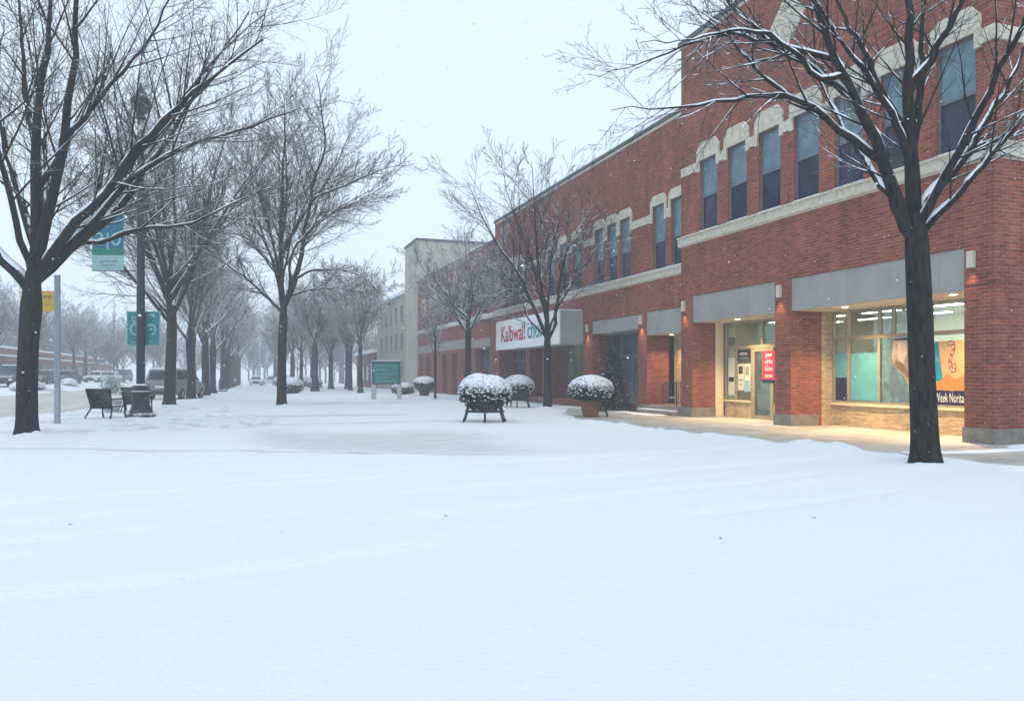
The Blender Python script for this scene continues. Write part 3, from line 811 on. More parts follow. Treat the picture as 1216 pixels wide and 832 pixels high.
hb = thing('tan_building', 'hazy tan building with dark windows, left of the beige tower', 'building', (16.5, 82.1, 0))
m = MB(); holed_wall(m, 0, 0, 18, 0, 10.4, [(1.2+k*3.2, 2.6+k*3.2, z, z+1.8, .2) for k in range(5) for z in (1.2, 4.4, 7.4)])
m.face([(0,18,0),(14,18,0),(14,18,10.4),(0,18,10.4)]); m.face([(0,0,0),(14,0,0),(14,0,10.4),(0,0,10.4)]); m.face([(14,0,0),(14,18,0),(14,18,10.4),(14,0,10.4)])
m.build('wall', mat("tan_render", (.40,.36,.30), .9, .1, .5), hb)
m = MB(); m.box(-.25, 14, -.0, 18.2, 10.4, 10.75); m.build('roof', M['snow'], hb)
for k in range(5):
    for z in (1.2, 4.4, 7.4):
        m = MB(); m.box(.16, .2, 1.2+k*3.2, 2.6+k*3.2, z, z+1.8); m.build('window', M['slate'], hb)

sbk = thing('small_brick_building', 'small low red brick building with snowy flat roof, far behind the green notice board', 'building', (16.3, 100.5, 0))
m = MB(); m.box(0, 12, 0, 17, 0, 4.6); m.build('wall', M['brick'], sbk)
m = MB(); m.box(-.3, 12.2, -.3, 17.3, 4.6, 5.05); m.build('roof', M['snow'], sbk)
for k in range(4):
    m = MB(); m.box(-.03, .0, 1.5+k*4, 3.2+k*4, 1.0, 2.9); m.build('window', M['loglass'], sbk)

# ---- left: long low brick building and tan block beyond the road
lb = thing('long_brick_building', 'long low red brick building with two snowy ledges, beyond the parked cars', 'building', (-25, 72, .7))
m = MB(); m.prism_xz([(-9,0),(0,0),(0,3.1),(-1.6,3.1),(-1.6,4.2),(-9,4.2)], 0, 104); m.build('wall', M['brick'], lb)
m = MB(); m.box(-1.62, .15, -.1, 104.1, 3.1, 3.28); m.box(-9, -1.55, -.1, 104.1, 4.2, 4.45); m.build('roof', M['snow'], lb)
for k in range(12):
    m = MB(); m.box(.0, .04, 3+k*8.3, 6.2+k*8.3, .9, 2.3); m.build('window', M['loglass'], lb)
tb = thing('tan_block', 'tall narrow tan block behind the long low brick building, left of the grey pole', 'building', (-36, 108, .7))
m = MB(); m.box(0, 7, 0, 6, 0, 8.9); m.build('wall', mat("tan_block_render", (.40,.30,.23), .9, .1, .5), tb)
m = MB(); m.box(-.2, 7.2, -.2, 6.2, 8.9, 9.2); m.build('roof', M['snow'], tb)
for k in range(3):
    m = MB(); m.box(.9+k*2.1, 2.1+k*2.1, -.04, 0, 2, 8.1); m.build('window', M['slate'], tb)
# ---------------------------------------------------------------- trees
def smooth_line(pts, n):
    """Catmull-Rom through the points, resampled evenly"""
    p = np.array(pts, float)
    q = np.vstack([2*p[0]-p[1], p, 2*p[-1]-p[-2]])
    out = []
    for i in range(1, len(q)-2):
        for t in np.linspace(0, 1, 12, endpoint=False):
            a, b, c, d = q[i-1], q[i], q[i+1], q[i+2]
            out.append(.5*((2*b)+(-a+c)*t+(2*a-5*b+4*c-d)*t*t+(-a+3*b-3*c+d)*t**3))
    out.append(p[-1]); out = np.array(out)
    s = np.concatenate([[0], np.cumsum(np.linalg.norm(np.diff(out, axis=0), axis=1))])
    u = np.linspace(0, s[-1], n)
    return np.stack([np.interp(u, s, out[:, k]) for k in range(3)], 1)

def unit(a): return a/np.maximum(np.linalg.norm(a, axis=-1, keepdims=True), 1e-9)

def kids(rng, P, Rd, m, t0, t1, ang, ratio, n, up, jit, rk, rmax, rtip, taper=.5):
    B, N, _ = P.shape
    t = t0 + (t1-t0)*(np.arange(m)+rng.rand(B, m))/m
    f = t*(N-1); i = np.clip(np.floor(f).astype(int), 0, N-2); ww = (f-i)[..., None]
    b = np.arange(B)[:, None]
    pos = P[b, i]*(1-ww) + P[b, i+1]*ww
    tan = unit(P[b, i+1]-P[b, i])
    r = Rd[b, i]*(1-ww[..., 0]) + Rd[b, i+1]*ww[..., 0]
    L = np.linalg.norm(np.diff(P, axis=1), axis=2).sum(1)[:, None]
    ref = rng.randn(B, m, 3); ref[..., 2] *= .7
    perp = unit(ref - (ref*tan).sum(-1, keepdims=True)*tan)
    a = rng.uniform(R(ang[0]), R(ang[1]), (B, m))[..., None]
    d = np.cos(a)*tan + np.sin(a)*perp
    ln = L*ratio*(1-taper*t)*rng.uniform(.6, 1.25, (B, m))
    st = (ln/(n-1))[..., None]
    Q = np.empty((B, m, n, 3)); Q[:, :, 0] = pos
    for k in range(1, n):
        d = unit(d + np.array([0, 0, up]) + jit*rng.randn(B, m, 3))
        Q[:, :, k] = Q[:, :, k-1] + d*st
    r0 = np.minimum(r*rk, rmax)[..., None]
    rr = np.maximum(r0 + (rtip-r0)*np.linspace(0, 1, n)**.8, rtip)
    return Q.reshape(B*m, n, 3), rr.reshape(B*m, n)

def tubes_np(P, Rd, sides):
    B, N, _ = P.shape
    T = unit(np.gradient(P, axis=1))
    mean = unit(P[:, -1]-P[:, 0])
    ref = np.zeros((B, 3)); ref[np.arange(B), np.argmin(np.abs(mean), 1)] = 1
    u = unit(ref[:, None] - (ref[:, None]*T).sum(-1, keepdims=True)*T)
    v = np.cross(T, u)
    a = np.arange(sides)*2*np.pi/sides
    V = P[:, :, None] + Rd[:, :, None, None]*(np.cos(a)[:, None]*u[:, :, None] + np.sin(a)[:, None]*v[:, :, None])
    idx = np.arange(B*N*sides).reshape(B, N, sides)
    j2 = (np.arange(sides)+1) % sides
    F = np.stack([idx[:, :-1], idx[:, :-1][..., j2], idx[:, 1:][..., j2], idx[:, 1:]], -1).reshape(-1, 4)
    return V.reshape(-1, 3), F

def cat(parts):
    vs, fs, o = [], [], 0
    for v, f in parts:
        vs.append(v); fs.append(f+o); o += len(v)
    return np.vstack(vs), np.vstack(fs)

def limbs_of(rng, spec, trunk=None, tr=None):
    P, Rd = [], []
    for r0, r1, k, pts in spec:
        q = np.array([(x, 0, z) for x, z in pts])
        l = smooth_line(q, 18)
        s = np.concatenate([[0], np.cumsum(np.linalg.norm(np.diff(l, axis=0), axis=1))])
        l[:, 1] += k*s + .10*s*np.sin(s*.9+rng.rand()*6)*.3
        l[1:] += rng.randn(17, 3)*.022
        # root the limb in the wood it springs from (trunk or an earlier limb)
        hosts = [(trunk, tr)] + list(zip(P, Rd))
        best = None
        for hp, hr in hosts:
            hp2 = np.stack([np.interp(np.linspace(0, len(hp)-1, 90), np.arange(len(hp)), hp[:, c]) for c in range(3)], 1)
            hr2 = np.interp(np.linspace(0, len(hp)-1, 90), np.arange(len(hp)), hr)
            dd = np.hypot(hp2[:, 0]-l[0, 0], hp2[:, 2]-l[0, 2]); j = int(np.argmin(dd))
            if best is None or dd[j] < best[0] - (.10 if best[3] else 0): best = (dd[j], hp2[j], hr2[j], hp is trunk)
        off = best[1]-l[0]
        fade = np.clip(1-s/ max(.8, s[-1]*.25), 0, 1)[:, None]
        l[:, 1] += off[1]; l[:, 0:1] += off[0]*fade; l[:, 2:3] += off[2]*fade
        if not best[3]: r0 = min(r0, best[2]*.85)
        P.append(l); Rd.append(r0*np.linspace(1, 0, 18)**1.25*(1-.6*r1/r0)+.6*r1)
    return np.array(P), np.array(Rd)

def auto_limbs(rng, zf, H, spread, n, r, leader=.8, el=(46, 72)):
    P, Rd = [], []
    for i in range(n):
        az = i*2.399+rng.uniform(-.4, .4)
        z0 = zf + (H-zf)*.20*rng.rand() - .15
        e = R(rng.uniform(*el))
        L = (H-z0)*rng.uniform(.72, 1.0)
        if i == 0: e = R(88); L = (H-z0)
        d = np.array([math.cos(az)*math.cos(e)*spread, math.sin(az)*math.cos(e)*spread, math.sin(e)]); d /= np.linalg.norm(d)
        p = np.array([0, 0, z0]); pts = [p.copy()]
        for k in range(17):
            d = d + np.array([0, 0, .035]) + rng.randn(3)*.05; d /= np.linalg.norm(d)
            p = p + d*L/17; pts.append(p.copy())
        P.append(pts); rr = r*rng.uniform(.55, .8)
        Rd.append(rr*(1-np.linspace(0, 1, 18))**1.0*.93+rr*.07)
    return np.array(P), np.array(Rd)

def snow_strips(rng, P, Rd, steep, cover=1.0):
    """ridges of snow lying along the upper side of the branches, broken here and there"""
    B, N, _ = P.shape
    n = N*2
    u = np.linspace(0, N-1, n); i = np.minimum(u.astype(int), N-2); w_ = (u-i)
    Q = P[:, i]*(1-w_[:, None]) + P[:, i+1]*w_[:, None]; r = Rd[:, i]*(1-w_) + Rd[:, i+1]*w_
    T = unit(np.gradient(Q, axis=1))
    up = unit(np.array([0, 0, 1.]) - T[..., 2:]*T)
    flat = np.sqrt(np.maximum(1-T[..., 2]**2, 0))
    ph = rng.rand(B, 1)*50
    br = np.sin(u[None]*1.1+ph)+np.sin(u[None]*2.7+ph*1.7)+.7*rng.randn(B, n)
    k = np.clip((flat-(1-steep))*3.0, 0, 1)*np.clip(cover+.5*br, 0, 1)
    k[:, 0] *= .3; k[:, -1] = 0
    rs = np.maximum((r*.78+.004)*k, .0004)
    return tubes_np(Q + up*(r*.74)[..., None], rs, 6)

def make_tree(name, label, loc, seed, trunk_pts, trunk_r, limbs, lv, mats, rz=-TH, group=None, scale=1, snow=0, extra=None):
    """lv: list of kids() settings, one per level"""
    rng = np.random.RandomState(seed)
    t = thing(name, label, 'tree', loc, rz, group)
    # trunk: flared foot, slightly irregular
    tp = smooth_line(trunk_pts, 22); z = tp[:, 2]
    tr = np.interp(z, [p[2] for p in trunk_pts], trunk_r)
    tr = tr*(1+.28*np.exp(-np.maximum(z, 0)/.18)) 
    V, F = tubes_np(tp[None], tr[None], 28)
    a = np.arctan2(V[:, 1]-np.repeat(tp[:, 1], 28), V[:, 0]-np.repeat(tp[:, 0], 28))
    zz = V[:, 2]
    bump = 1+.035*np.sin(a*5+zz*1.3+seed)+.03*np.sin(a*3-zz*.9)+.10*np.exp(-np.maximum(zz, 0)/.2)*np.sin(a*5+seed)
    cen = np.repeat(tp, 28, 0); V = cen + (V-cen)*bump[:, None]
    me = mesh_np('trunk', V, F, 4); me.materials.append(mats[0])
    o = bpy.data.objects.new('trunk', me); C.objects.link(o); o.parent = t
    P, Rd = limbs(rng) if callable(limbs) else limbs_of(rng, limbs, tp, tr)
    if extra:
        a, b = extra(rng); P = np.concatenate([P, a]); Rd = np.concatenate([Rd, b])
    lv_t = []
    parts = [tubes_np(P, Rd, 9)]
    big = [(P, Rd)]
    V, F = cat(parts)
    me = mesh_np('main_branches', V, F, 4); me.materials.append(mats[1])
    o = bpy.data.objects.new('main_branches', me); C.objects.link(o); o.parent = t
    parts = []
    for q in lv:
        src = q.pop('src', None); sides = q.pop('sides', 4)
        P, Rd = kids(rng, *(big[src] if src is not None else big[-1]), **q)
        big.append((P, Rd)); parts.append(tubes_np(P, Rd, sides))
    if snow:
        sn = [snow_strips(rng, *big[0], .72), snow_strips(rng, *big[1], .62, .55)]
        V, F = cat(sn)
        me = mesh_np('branch_snow', V, F, 4); me.materials.append(M['leafsnow'])
        o = bpy.data.objects.new('branch_snow', me); C.objects.link(o); o.parent = t
    V, F = cat(parts)
    me = mesh_np('crown', V, F, 4); me.materials.append(mats[2])
    o = bpy.data.objects.new('crown', me); C.objects.link(o); o.parent = t
    if scale != 1: t.scale = (scale,)*3
    return t

def levels(m1, m2, m3, tip=.004, up=.05, r1=.04, ratio=(.50, .42, .40)):
    return [dict(m=m1, t0=.16, t1=.99, ang=(26, 56), ratio=ratio[0], n=10, up=up, jit=.042, rk=.52, rmax=r1, rtip=tip*1.2, sides=5),
            dict(m=m2, t0=.12, t1=1.0, ang=(24, 54), ratio=ratio[1], n=7, up=up*.6, jit=.045, rk=.55, rmax=r1*.38, rtip=tip, sides=4),
            dict(m=m3, t0=.10, t1=1.0, ang=(20, 50), ratio=ratio[2], n=5, up=up*.4, jit=.06, rk=.6, rmax=r1*.18, rtip=tip, sides=3)]
LIMBS_A = [
    (0.185, 0.040, 0.05, [(0.15, 3.65), (0.19, 4.72), (0.19, 6.42), (0.23, 8.34), (0.28, 9.84), (0.26, 11.97), (0.19, 13.46)]),
    (0.165, 0.040, -0.18, [(0.26, 3.86), (0.77, 5.74), (1.28, 7.11), (1.64, 8.45), (1.94, 9.41), (2.11, 11.12), (2.18, 13.04)]),
    (0.090, 0.030, 0.20, [(0.28, 6.32), (0.83, 7.49), (1.37, 8.56), (1.71, 9.17), (2.39, 10.26), (2.97, 11.54), (3.39, 12.61)]),
    (0.150, 0.035, -0.25, [(0.34, 3.86), (0.79, 4.46), (1.47, 5.31), (2.35, 6.00), (3.18, 6.85), (4.37, 7.66), (5.80, 8.68), (6.59, 9.24)]),
    (0.130, 0.030, 0.30, [(0.41, 3.90), (1.05, 4.72), (1.86, 5.78), (2.43, 7.08), (3.35, 9.03), (4.29, 10.90), (4.78, 11.97)]),
    (0.110, 0.030, 0.10, [(0.62, 4.25), (1.47, 5.14), (2.54, 6.53), (3.22, 7.11), (4.08, 7.60), (5.80, 8.17), (6.81, 8.56)]),
    (0.090, 0.025, 0.35, [(1.26, 5.04), (2.01, 6.32), (2.86, 7.92), (3.61, 9.62), (4.57, 10.90), (5.31, 11.76)]),
    (0.150, 0.030, -0.20, [(0.06, 3.65), (-0.19, 4.08), (-0.66, 4.72), (-1.30, 5.78), (-2.16, 7.28), (-2.80, 8.56)]),
    (0.120, 0.030, 0.25, [(0.11, 4.72), (-0.23, 5.53), (-0.66, 6.74), (-1.19, 8.13), (-1.62, 9.84), (-1.94, 11.54)]),
    (0.110, 0.030, 0.10, [(0.15, 6.32), (0.09, 7.60), (-0.30, 8.96), (-0.51, 10.69), (-0.70, 12.40)]),
    (0.100, 0.030, 0.50, [(0.15, 3.97), (-0.06, 5.57), (-0.66, 7.92), (-1.19, 9.84), (-1.51, 11.12)]),
    (0.100, 0.030, 0.80, [(0.23, 3.86), (0.62, 5.36), (1.00, 6.85), (1.26, 8.77), (1.43, 10.48)]),
    (0.090, 0.030, -0.70, [(0.19, 3.97), (0.41, 5.78), (0.66, 7.92), (0.83, 9.84), (0.94, 11.76)]),
    (0.070, 0.020, 0.30, [(0.58, 5.04), (1.37, 5.21), (2.01, 5.53), (3.39, 5.78), (4.57, 6.53), (5.74, 7.17)]),
]
LIMBS_B = [
    (0.150, 0.030, 0.05, [(-0.17, 3.94), (-0.22, 5.48), (-0.25, 6.78), (-0.28, 8.09), (-0.29, 9.40), (-0.35, 10.56)]),
    (0.130, 0.025, -0.15, [(-0.29, 3.87), (-0.48, 4.07), (-0.80, 5.02), (-1.43, 6.21), (-1.83, 6.84), (-2.15, 7.78), (-2.40, 8.67), (-2.62, 9.54)]),
    (0.080, 0.015, 0.10, [(-1.38, 6.14), (-1.96, 6.63), (-2.57, 7.10), (-3.13, 7.62), (-3.61, 8.09), (-4.14, 8.74)]),
    (0.075, 0.012, -0.10, [(-0.90, 5.21), (-1.16, 5.40), (-1.73, 5.85), (-2.57, 6.28), (-3.35, 6.17), (-4.36, 5.96), (-5.53, 5.90)]),
    (0.045, 0.010, 0.10, [(-2.55, 6.27), (-2.84, 6.49), (-3.20, 6.92), (-3.50, 7.26), (-3.93, 7.65), (-4.36, 8.09)]),
    (0.090, 0.018, 0.20, [(-0.35, 5.54), (-0.64, 6.73), (-0.80, 7.29), (-1.00, 7.77), (-1.24, 8.67), (-1.45, 9.54)]),
    (0.075, 0.015, -0.20, [(-0.29, 5.25), (-0.58, 5.90), (-1.02, 6.49), (-1.53, 7.04), (-2.04, 7.65), (-2.47, 8.38)]),
    (0.090, 0.020, 0.15, [(-0.13, 5.47), (0.04, 6.37), (0.15, 7.04), (0.22, 8.09), (0.36, 9.10)]),
    (0.080, 0.020, -0.30, [(-0.16, 6.49), (0.03, 6.92), (0.32, 7.65), (0.58, 8.38), (0.95, 9.40)]),
    (0.100, 0.020, 0.10, [(-0.13, 4.09), (-0.01, 4.54), (0.57, 5.16), (1.08, 5.89), (1.60, 6.78), (1.96, 7.50), (2.33, 8.38)]),
    (0.070, 0.015, -0.20, [(-0.10, 3.94), (0.04, 4.13), (0.57, 4.80), (1.13, 5.58), (1.69, 6.41), (2.33, 7.21)]),
    (0.050, 0.012, 0.20, [(0.73, 5.35), (1.16, 5.64), (1.67, 5.83), (2.25, 6.12)]),
    (0.080, 0.020, 0.70, [(-0.20, 4.01), (-0.44, 5.03), (-0.58, 6.05), (-0.73, 7.21), (-0.80, 8.52)]),
    (0.080, 0.020, -0.60, [(-0.15, 4.09), (0.15, 5.18), (0.44, 6.49), (0.65, 7.65), (0.73, 8.81)]),
    (0.050, 0.010, -0.35, [(-1.67, 6.56), (-2.18, 6.46), (-2.84, 6.92), (-3.64, 7.00), (-4.51, 6.70), (-5.24, 6.56)]),
    (0.050, 0.010, 0.30, [(-1.82, 6.78), (-2.47, 7.04), (-3.20, 7.39), (-4.07, 7.36), (-5.09, 7.07), (-5.82, 7.00)]),
]
LIMBS_C = [
    (0.170, 0.030, 0.05, [(0.14, 4.86), (-0.01, 6.00), (-0.09, 7.67), (-0.01, 10.10), (0.07, 13.13), (-0.16, 15.56)]),
    (0.150, 0.030, -0.15, [(0.37, 5.01), (0.90, 6.45), (1.28, 8.27), (1.69, 10.10), (1.89, 11.16), (2.42, 12.83), (2.27, 15.87)]),
    (0.090, 0.020, 0.20, [(0.07, 7.67), (0.90, 9.64), (2.12, 11.77), (2.88, 13.44), (3.63, 15.26)]),
    (0.080, 0.020, -0.20, [(1.36, 8.43), (2.27, 9.26), (3.18, 9.64), (4.55, 10.25), (5.76, 10.85)]),
    (0.080, 0.020, 0.10, [(1.78, 10.17), (2.88, 10.70), (4.55, 11.46), (6.52, 12.15)]),
    (0.060, 0.020, 0.30, [(0.52, 5.46), (1.20, 5.84), (1.66, 5.97), (2.88, 5.97), (4.24, 5.69)]),
    (0.070, 0.020, -0.30, [(0.87, 6.45), (1.66, 6.75), (3.18, 6.75), (4.24, 6.38), (5.15, 5.69)]),
    (0.100, 0.020, 0.15, [(-0.09, 5.54), (-0.39, 6.91), (-0.92, 8.43), (-1.68, 10.10), (-2.44, 11.31), (-3.05, 12.37)]),
    (0.100, 0.020, -0.20, [(-0.01, 4.70), (-0.62, 5.39), (-1.53, 6.30), (-2.74, 7.21), (-3.96, 7.97)]),
    (0.080, 0.020, 0.50, [(-0.04, 7.06), (-0.39, 8.88), (-0.69, 11.16), (-1.07, 13.89), (-1.22, 15.11)]),
    (0.080, 0.020, -0.50, [(0.02, 8.27), (0.45, 10.10), (0.75, 12.22), (1.05, 14.65)]),
    (0.070, 0.020, 0.20, [(-0.39, 6.75), (-1.38, 7.97), (-2.29, 8.73), (-3.50, 8.88), (-4.41, 9.03)]),
    (0.080, 0.020, 0.60, [(0.07, 5.54), (-0.31, 7.67), (-0.92, 10.40), (-1.68, 12.68)]),
    (0.080, 0.020, -0.60, [(0.29, 5.69), (1.05, 7.67), (2.72, 8.88), (4.09, 9.49), (5.15, 9.79)]),
]
LIMBS_D = [
    (0.120, 0.020, 0.05, [(-0.03, 3.44), (-0.08, 4.72), (-0.40, 6.31), (-0.53, 8.38), (-0.64, 10.46), (-0.72, 11.57)]),
    (0.100, 0.020, -0.20, [(-0.08, 3.28), (-0.56, 4.56), (-1.27, 6.15), (-2.15, 7.27), (-2.95, 8.70), (-3.67, 10.30)]),
    (0.100, 0.020, 0.20, [(0.08, 3.28), (0.40, 3.92), (0.53, 5.51), (0.88, 7.27), (1.52, 8.54), (2.31, 9.82)]),
    (0.070, 0.015, 0.30, [(0.05, 3.68), (0.08, 5.35), (0.24, 7.11), (0.56, 9.18), (0.64, 10.93)]),
    (0.070, 0.015, -0.30, [(-0.05, 3.76), (-0.40, 5.51), (-1.04, 7.59), (-1.83, 9.50), (-2.15, 11.09)]),
    (0.060, 0.015, 0.10, [(-0.48, 4.40), (-1.04, 5.35), (-1.83, 5.51), (-2.63, 5.27), (-3.43, 5.35)]),
    (0.060, 0.015, 0.40, [(-0.16, 3.44), (-0.72, 4.08), (-1.27, 5.35), (-1.99, 6.31), (-2.79, 7.11)]),
    (0.060, 0.015, -0.40, [(0.16, 3.44), (0.48, 4.72), (1.20, 5.99), (1.99, 7.11), (2.55, 7.90)]),
    (0.050, 0.015, 0.60, [(0.00, 4.08), (-0.24, 5.99), (0.00, 7.90), (-0.16, 9.82)]),
]

HERO = (M['bark'], M['bark'], M['twig'])
make_tree('bare_tree', 'large multi-stemmed bare tree with snow-lined limbs, left of the grey sign pole', (-5.16, 22.59, .03), 11,
          [(0,0,-.15),(.02,0,1.2),(.08,0,2.4),(.15,0,3.3),(.18,.0,4.2)], [.255,.24,.23,.25,.16], LIMBS_A, levels(14, 11, 6, .0034, .035, .030), HERO, snow=1)
make_tree('bare_tree', 'large bare tree with snow-lined limbs standing in front of the wide lit shop window', (11.17, 10.28, .03), 12,
          [(0,0,-.15),(-.03,0,.8),(-.09,0,2.0),(-.15,0,3.2),(-.18,0,3.9),(-.2,0,4.4)], [.225,.214,.205,.20,.19,.14], LIMBS_B, levels(13, 8, 4, .0024, .02, .022, (.42,.42,.40)), HERO, snow=1)
make_tree('bare_tree', 'tall bare tree with wide open crown standing alone in the snowy walk', (1.87, 40.38, .03), 13,
          [(0,0,-.15),(.03,0,1.5),(.06,0,3.4),(.1,0,4.3),(.12,0,5.0)], [.245,.22,.21,.21,.14], LIMBS_C, levels(17, 13, 6, .0048, .04, .034, (.46,.42,.42)), HERO, snow=1, extra=lambda r: auto_limbs(r, 4.6, 15.0, .9, 4, .09, el=(50, 74)))
make_tree('bare_tree', 'bare tree with a forked trunk in front of the white shop sign box', (13.38, 33.36, .0), 14,
          [(0,0,-.15),(0,0,1.5),(0,0,3.0),(.0,0,3.6)], [.20,.175,.165,.12], LIMBS_D, levels(16, 10, 5, .0052, .04, .030), HERO, snow=1)
make_tree('bare_tree', 'frosted bare tree behind the twin-mound planter, in front of the low brick wing', (13.5, 47.1, .0), 15,
          [(0,0,-.15),(0,0,2.0),(0,0,4.4),(0,0,5.2)], [.25,.21,.19,.12], lambda r: auto_limbs(r, 4.2, 11.0, 1.1, 13, .12, el=(38, 70)), levels(15, 11, 5, .0075, .01, .04), (M['bark'], M['frosthaze'], M['frosthaze']), snow=1)
make_tree('young_tree', 'thin young bare tree near the bowl planter by the brick wing', (12.41, 51.35, .0), 16,
          [(0,0,-.15),(0,0,2.0),(0,0,3.2),(.02,0,4.2)], [.085,.075,.07,.05], lambda r: auto_limbs(r, 2.9, 6.6, .9, 8, .05, el=(48, 75)), levels(10, 6, 3, .008, .03, .03), (M['bark'], M['frosthaze'], M['frosthaze']))

# the row along the road
KROW = 'bare street trees in the row along the road'
MID = (M['bark'], M['bark'], M['twig'])
r1 = make_tree('street_tree', 'dark bare street tree right beside the navy lamp post, nearest of its row', (-3.51, 43.36, .03), 21,
          [(0,0,-.15),(.05,0,1.5),(.12,0,3.4),(.14,0,4.3),(.14,0,5.2)], [.30,.265,.25,.24,.15], lambda r: auto_limbs(r, 4.0, 16.5, 1.05, 14, .17, el=(44, 72)),
          levels(17, 12, 6, .0058, .03, .036, (.48,.44,.42)), MID, group=KROW, snow=1)
r2 = make_tree('street_tree', 'bare street tree with knotted trunk, in front of the silver minivan', (-3.13, 54.85, .02), 22,
          [(0,0,-.15),(.03,0,1.5),(-.02,0,3.2),(0,0,4.0),(0,0,5.0)], [.30,.25,.27,.33,.15], lambda r: auto_limbs(r, 3.7, 13.5, 1.0, 14, .15, el=(48, 76)),
          levels(15, 11, 5, .009, .035, .04), (M['bark'], M['frosthaze'], M['frosthaze']), group=KROW)
r3 = make_tree('street_tree', 'bare hazy street tree, third in the row along the road, close behind the second', (-2.71, 65.9, .02), 23,
          [(0,0,-.15),(0,0,1.5),(.0,0,3.2),(0,0,4.0),(0,0,5.0)], [.32,.28,.26,.24,.15], lambda r: auto_limbs(r, 3.9, 12.5, 1.0, 13, .15, el=(44, 74)),
          levels(15, 10, 5, .011, .035, .04), (M['bark'], M['frosthaze'], M['frosthaze']), group=KROW)
dup(r2, (-2.45, 75.09, .02), 1.9, 'bare hazy street tree, fourth of its row, just before the slim far lamp', .98)
far_label = 'faint hazy bare tree far down the row along the road, past the slim lamp'
for k, (x, y) in enumerate([(-1.75, 92), (-1.6, 101), (-1.3, 111), (-1.0, 122), (-.6, 134), (-.4, 148)]):
    dup((r3, r2)[k % 2], (x, y, .02), .7+k*1.3, far_label, (.92, 1.0, .95)[k % 3])
# the second avenue, right of the walk
AV = 'bare trees of the avenue right of the snowy walk'
a1 = make_tree('avenue_tree', 'hazy round-crowned bare tree left of the green notice board, tallest of its avenue', (6.92, 79.64, .02), 24,
          [(0,0,-.15),(0,0,1.5),(.0,0,3.4),(0,0,4.2),(0,0,5.0)], [.38,.32,.29,.26,.15], lambda r: auto_limbs(r, 4.0, 12.0, 1.1, 15, .16, el=(50, 78)),
          levels(15, 11, 5, .012, .05, .04), (M['bark'], M['frosthaze'], M['frosthaze']), group=AV)
a2 = make_tree('avenue_tree', 'hazy slender bare tree nearest the green notice board on its left', (10.14, 70.7, .02), 25,
          [(0,0,-.15),(0,0,1.5),(.0,0,3.4),(0,0,4.2),(0,0,5.0)], [.24,.20,.18,.17,.12], lambda r: auto_limbs(r, 3.9, 11.5, 1.0, 13, .12, el=(48, 76)),
          levels(14, 10, 5, .011, .05, .04), (M['bark'], M['frosthaze'], M['frosthaze']), group=AV)
av_far = 'faint hazy bare tree deeper in the avenue behind the green notice board'
for k, (x, y) in enumerate([(6.4, 91), (10.01, 93.9), (10.95, 104), (11.9, 93.3), (10.9, 83.2), (6.2, 104), (9.6, 116), (5.9, 119), (11.3, 127), (5.4, 138)]):
    dup((a2, a1)[k % 2], (x, y, .02), .4+k*1.7, av_far, (1.0, .9, .96)[k % 3])

# trees standing among the parked cars across the road
PK = 'bare trees beyond the road'
pk_label = 'faint bare tree beyond the road, in front of the long low brick building'
for k, (x, y) in enumerate([(-21.5, 84), (-22.5, 99), (-21, 116), (-22, 130), (-21, 150)]):
    dup((a2, r3)[k % 2], (x, y, .68), .9+k*1.1, pk_label, .86, PK)

# a wood on the rise behind: reads as one grey mass
def wood():
    rng = np.random.RandomState(5); parts = []
    base = []
    for s in range(4):
        P, Rd = auto_limbs(rng, 2.5, 11.5, 1.2, 9, .16, el=(42, 74))
        tp = np.array([[[0,0,-.5],[0,0,1.3],[0,0,3]]], float); tr = np.array([[.22,.2,.18]])
        q = [tubes_np(tp, tr, 5), tubes_np(P[:, ::3], np.maximum(Rd[:, ::3], .03), 3)]
        A = kids(rng, P, Rd, 9, .15, 1, (24, 52), .42, 5, .04, .1, .6, .05, .03); q.append(tubes_np(*A, 3))
        B = kids(rng, *A, 6, .1, 1, (22, 50), .5, 4, .02, .1, .6, .03, .022); q.append(tubes_np(*B, 3))
        base.append(cat(q))
    for k in range(150):
        d = rng.uniform(150, 235)
        v, f = base[k % 4]
        a = rng.rand()*6.3; s = rng.uniform(.8, 1.25)
        ca, sa = math.cos(a)*s, math.sin(a)*s
        th = -.50 + (k+.5)/150*.66 + rng.uniform(-.02, .02)      # bearing from the street
        X, Yy = math.sin(th)*d, math.cos(th)*d
        if X < -100 or (abs(X) < 14 and Yy < 185): continue
        parts.append((np.stack([v[:,0]*ca-v[:,1]*sa+X, v[:,0]*sa+v[:,1]*ca+Yy, v[:,2]*s + float(rise(np.array(X), np.array(Yy)))], 1), f))
    v, f = cat(parts)
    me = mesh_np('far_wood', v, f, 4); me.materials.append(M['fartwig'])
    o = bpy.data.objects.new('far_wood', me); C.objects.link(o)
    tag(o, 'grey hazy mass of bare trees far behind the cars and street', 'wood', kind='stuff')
wood()
# ---------------------------------------------------------------- street furniture
def lamp_post(loc, label, s=1.0):
    t = thing('street_lamp', label, 'street lamp', loc, -TH)
    m = MB(); m.lathe([(.52,-.05),(.53,.06),(.50,.10),(.43,.17),(.35,.31),(.305,.50),(.295,.70),(.315,.80),(.345,.85),(.345,.95),(.25,.98),(.22,1.03),(.27,1.07),(.295,1.13),(.27,1.18),(.19,1.22),(.16,1.24)], n=28)
    m.build('pedestal', M['lampiron'], t, smooth=False)
    m = MB(); m.lathe([(.155,1.24),(.150,3),(.135,7),(.115,11.05)], n=20); m.build('post', M['lampiron'], t, smooth=True)
    m = MB()
    m.lathe([(.12,11.05),(.20,11.12),(.16,11.2),(.14,11.28),(.22,11.36),(.34,11.62),(.37,11.78),(.30,11.86),(.17,12.05),(.11,12.15),(.06,12.3),(.03,12.45)], n=20)
    m.build('lantern', M['lampiron'], t, smooth=True)
    return t
